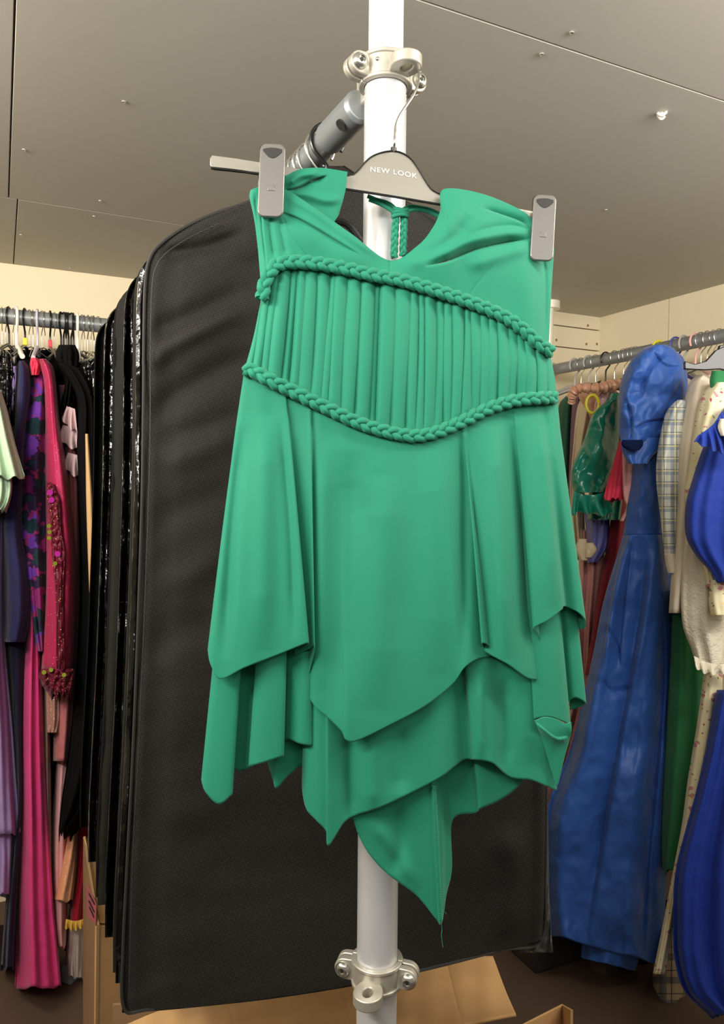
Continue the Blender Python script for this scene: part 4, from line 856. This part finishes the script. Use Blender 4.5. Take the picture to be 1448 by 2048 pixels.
# ivory
g = garment('dress', 'ivory coat dress with broad plain front, between the checked shirt and floral dress', 'dress', M_ivory, [(750, 1396, 1420), (765, 1380, 1430), (800, 1370, 1432), (900, 1356, 1415), (1000, 1352, 1400), (1100, 1346, 1385), (1226, 1338, 1366)], 1.96, b=.10, fold=(4, .006))
g = garment('dress', 'green dress with long plain skirt under the ivory and lace dresses', 'dress', M_kelly, [(1180, 1346, 1400), (1300, 1342, 1410), (1450, 1334, 1412), (1600, 1326, 1396), (1700, 1324, 1372), (1742, 1326, 1360)], 2.08, kids=['skirt'], b=.08, fold=(4, .014), hem=5)
part(g, 'shoulder_strap', M_kelly, [(742, 1424, 1455), (765, 1420, 1455), (792, 1426, 1440)], 1.87, b=.02, fold=(2, .002))
g = garment('dress', 'cream lace dress with scalloped hem near the right edge', 'dress', M_lace, [(1030, 1376, 1440), (1100, 1368, 1450), (1180, 1362, 1460), (1250, 1366, 1465), (1300, 1384, 1465), (1330, 1392, 1462)], 1.90, kids=['skirt'], b=.07, fold=(5, .008), hem=5)
ruffle(g, 'scalloped_edge', M_lace, [(1388, 1312), (1415, 1325), (1450, 1328), (1480, 1325)], [(1392, 1336), (1415, 1348), (1450, 1346), (1480, 1340)], 1.89, amp=.010, waves=5)
g = garment('dress', 'cream floral dress with long narrow skirt near the right edge', 'dress', M_floral, [(765, 1424, 1470), (800, 1400, 1470), (860, 1388, 1450), (950, 1376, 1430), (985, 1370, 1405), (1040, 1380, 1430), (1090, 1396, 1430), (1175, 1410, 1440)], 1.86, kids=['bodice'], b=.06, fold=(4, .01), wr=.006, wrs=24)
part(g, 'long_skirt', M_floral, [(1320, 1412, 1446), (1450, 1394, 1440), (1560, 1376, 1420), (1650, 1364, 1400), (1750, 1345, 1366), (1850, 1326, 1348), (1948, 1306, 1330)], 1.94, b=.05, fold=(3, .01))
part(g, 'cuff', M_floral, [(1160, 1422, 1470), (1200, 1418, 1470), (1230, 1422, 1470)], 1.82, b=.04, fold=(3, .004))
g = garment('dress', 'royal blue dress with frilled cap sleeve cut off by the right edge', 'dress', M_royal, [(815, 1450, 1500), (850, 1430, 1500), (900, 1405, 1510), (960, 1385, 1515), (1010, 1372, 1520), (1070, 1372, 1520), (1110, 1392, 1520), (1140, 1418, 1520), (1165, 1432, 1520)], 1.78, kids=['bodice'], b=.08, fold=(4, .012), seed=31)
part(g, 'long_skirt', M_royal, [(1380, 1434, 1530), (1500, 1412, 1530), (1600, 1388, 1530), (1740, 1352, 1530), (1850, 1347, 1530), (1920, 1350, 1530), (1985, 1370, 1530), (2030, 1420, 1530)], 1.80, b=.10, fold=(6, .022), hem=5, seed=33)
ruffle(g, 'cap_frill', M_royal, [(1444, 822), (1425, 850), (1395, 872)], [(1475, 905), (1440, 905), (1388, 884)], 1.73, amp=.012, waves=5)
part(g, 'bow', M_ivory, [(838, 1440, 1456), (855, 1436, 1462), (872, 1442, 1458)], 1.71, b=.012, fold=(2, .003), nu=30, nv=16, label='white ribbon bow')
garment('skirt', 'grey and tan plaid skirt low between floral and royal blue dresses', 'skirt', M_plaid2, [(1860, 1325, 1350), (1910, 1308, 1356), (1980, 1306, 1370), (2060, 1312, 1390)], 2.18, b=.08, fold=(4, .01))
garment('dress', 'taupe cloth hanging below the big blue dress', 'dress', cloth('dull_taupe', '55453a', .9), [(1900, 1180, 1232), (1980, 1184, 1236), (2060, 1184, 1240)], 2.3, b=.05)
garment('dress', 'black dress between the taupe cloth and the plaid skirt', 'dress', M_blackcloth, [(1800, 1130, 1345), (1960, 1225, 1300), (2060, 1230, 1290)], 2.34, b=.06)
# black hanger at the right
pxh = empty('coat_hanger', P(1430, 712, 1.9), 'broad black hanger at the right edge above the green strap', 'hanger')
pxprism('shoulder_bar', [(1370, 722), (1390, 728), (1412, 722), (1432, 700), (1450, 692), (1470, 700), (1470, 745), (1440, 738), (1410, 740), (1370, 738)], lambda x: 1.92, .012, M_wire_black, pxh, bevel=.002)
pxprism('neck', [(1436, 704), (1440, 690), (1460, 690), (1464, 704)], lambda x: 1.925, .012, M_wire_black, pxh, bevel=.002)

# ------------------------------------------------------------------ cardboard boxes
def quad_slab(m_, pts, thick):
    """pts: 4 points (px,py,d) ; slab with thickness away from viewer"""
    A = PN(np.array(pts, float)); a, b_, c = [Vector(A[k]) for k in (0, 1, 3)]
    n_ = (b_ - a).cross(c - a).normalized()
    if n_.dot(fwd) < 0: n_ = -n_
    f_ = [Vector(v) for v in A]; k_ = [v + n_ * thick for v in f_]
    m_.add(f_ + k_, [(0, 1, 2, 3), (7, 6, 5, 4)] + [(i, 4 + i, 4 + (i + 1) % 4, (i + 1) % 4) for i in range(4)])
box = empty('cardboard_box', P(195, 2040, 1.9), 'tall open cardboard box with pink printed label at the lower left, by the red dress', 'box')
b = MB(); quad_slab(b, [(166, 1674, 2.04), (194, 1850, 1.86), (190, 2168, 1.86), (166, 2062, 2.04)], .006); b.build('side_panel', M_card_in, box)  # dimmer side: its shade is put into a browner card colour
b = MB(); quad_slab(b, [(193, 1852, 1.86), (262, 1852, 1.95), (262, 2113, 1.95), (190, 2168, 1.86)], .006); b.build('front_panel', M_card, box)
b = MB(); quad_slab(b, [(166, 1674, 2.04), (200, 1700, 2.14), (262, 1852, 2.0), (196, 1848, 1.88)], .006); b.build('flap', M_card, box)
M_label = mat('pink_print', 'b8606c', .8)
b = MB(); quad_slab(b, [(172, 1765, 1.985), (192, 1808, 1.860), (191, 1850, 1.860), (174, 1830, 1.965)], .001)
b.build('printed_label', M_label, box)
b = MB()
for (x0_, y0_, x1_, y1_) in ((177, 1785, 188, 1806), (177, 1800, 188, 1822), (178, 1812, 187, 1832)):
    quad_slab(b, [(x0_, y0_, 1.93), (x1_, y1_, 1.87), (x1_, y1_ + 4, 1.87), (x0_, y0_ + 4, 1.93)], .001)
b.build('print_lines', M_dark, box)
box2 = empty('cardboard_box', P(700, 2040, 1.4), 'open cardboard box with creased flap under the front garment bag and pole', 'box')
A = [[(230, 2060, 1.30), (360, 2010, 1.34), (560, 1975, 1.38), (720, 1945, 1.41), (860, 1915, 1.44), (985, 1914, 1.46)],
     [(230, 2090, 1.27), (360, 2060, 1.30), (560, 2030, 1.33), (720, 2005, 1.35), (880, 1985, 1.37), (1012, 1985, 1.38)],
     [(230, 2160, 1.22), (360, 2140, 1.24), (560, 2110, 1.26), (720, 2080, 1.27), (880, 2060, 1.28), (1032, 2030, 1.30)]]
G = loft(A, 300, 40)
for j in range(40):
    x = G[j, :, 0]
    G[j, :, 2] -= .007 * np.abs(np.sin((x - G[j, 0, 0] - j * .9) / 70)) ** .35 + .0015 * np.sin(x / 9.)
sheet('creased_flap', G, M_card, box2, .005)
b = MB()
quad_slab(b, [(225, 2010, 1.62), (960, 1990, 1.62), (960, 2348, 1.62), (225, 2348, 1.62)], .006)
quad_slab(b, [(240, 2120, 1.24), (1000, 2060, 1.31), (960, 2670, 1.31), (260, 2770, 1.24)], .006)
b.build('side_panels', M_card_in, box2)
box3 = empty('cardboard_box', P(1100, 2040, 1.5), 'small cardboard box corner at the bottom edge, right of the pole', 'box')
b = MB(); quad_slab(b, [(1038, 2056, 1.50), (1128, 2010, 1.62), (1128, 2348, 1.62), (1038, 2455, 1.50)], .005)
quad_slab(b, [(1128, 2010, 1.62), (1146, 2020, 1.52), (1146, 2435, 1.52), (1128, 2348, 1.62)], .005); b.build('side_panels', M_card, box3)
# dark storage crates in the shade
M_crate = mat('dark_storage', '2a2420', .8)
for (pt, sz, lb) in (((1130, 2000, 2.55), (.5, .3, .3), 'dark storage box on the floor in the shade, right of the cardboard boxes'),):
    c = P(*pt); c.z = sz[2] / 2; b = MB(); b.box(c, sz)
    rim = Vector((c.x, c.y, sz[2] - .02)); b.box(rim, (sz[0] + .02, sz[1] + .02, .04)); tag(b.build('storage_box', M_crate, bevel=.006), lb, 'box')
# clear plastic cover hem beside the front bag
M_clear = mat('clear_film', '8a8a86', .15, spec=.6); M_clear.node_tree.nodes['Principled BSDF'].inputs['Transmission Weight'].default_value = .85
o = tubeform('plastic_cover', [(1400, 1084, 1094, 1.20), (1750, 1084, 1098, 1.20), (1850, 1076, 1102, 1.20), (1905, 1040, 1106, 1.20)], M_clear, None, b=.02, fold=(5, .008), wr=.01, wrs=16, nu=40, nv=40, cap=False, thick=0.0005)
o.parent = bag; o['label'] = 'clear crinkled plastic film'
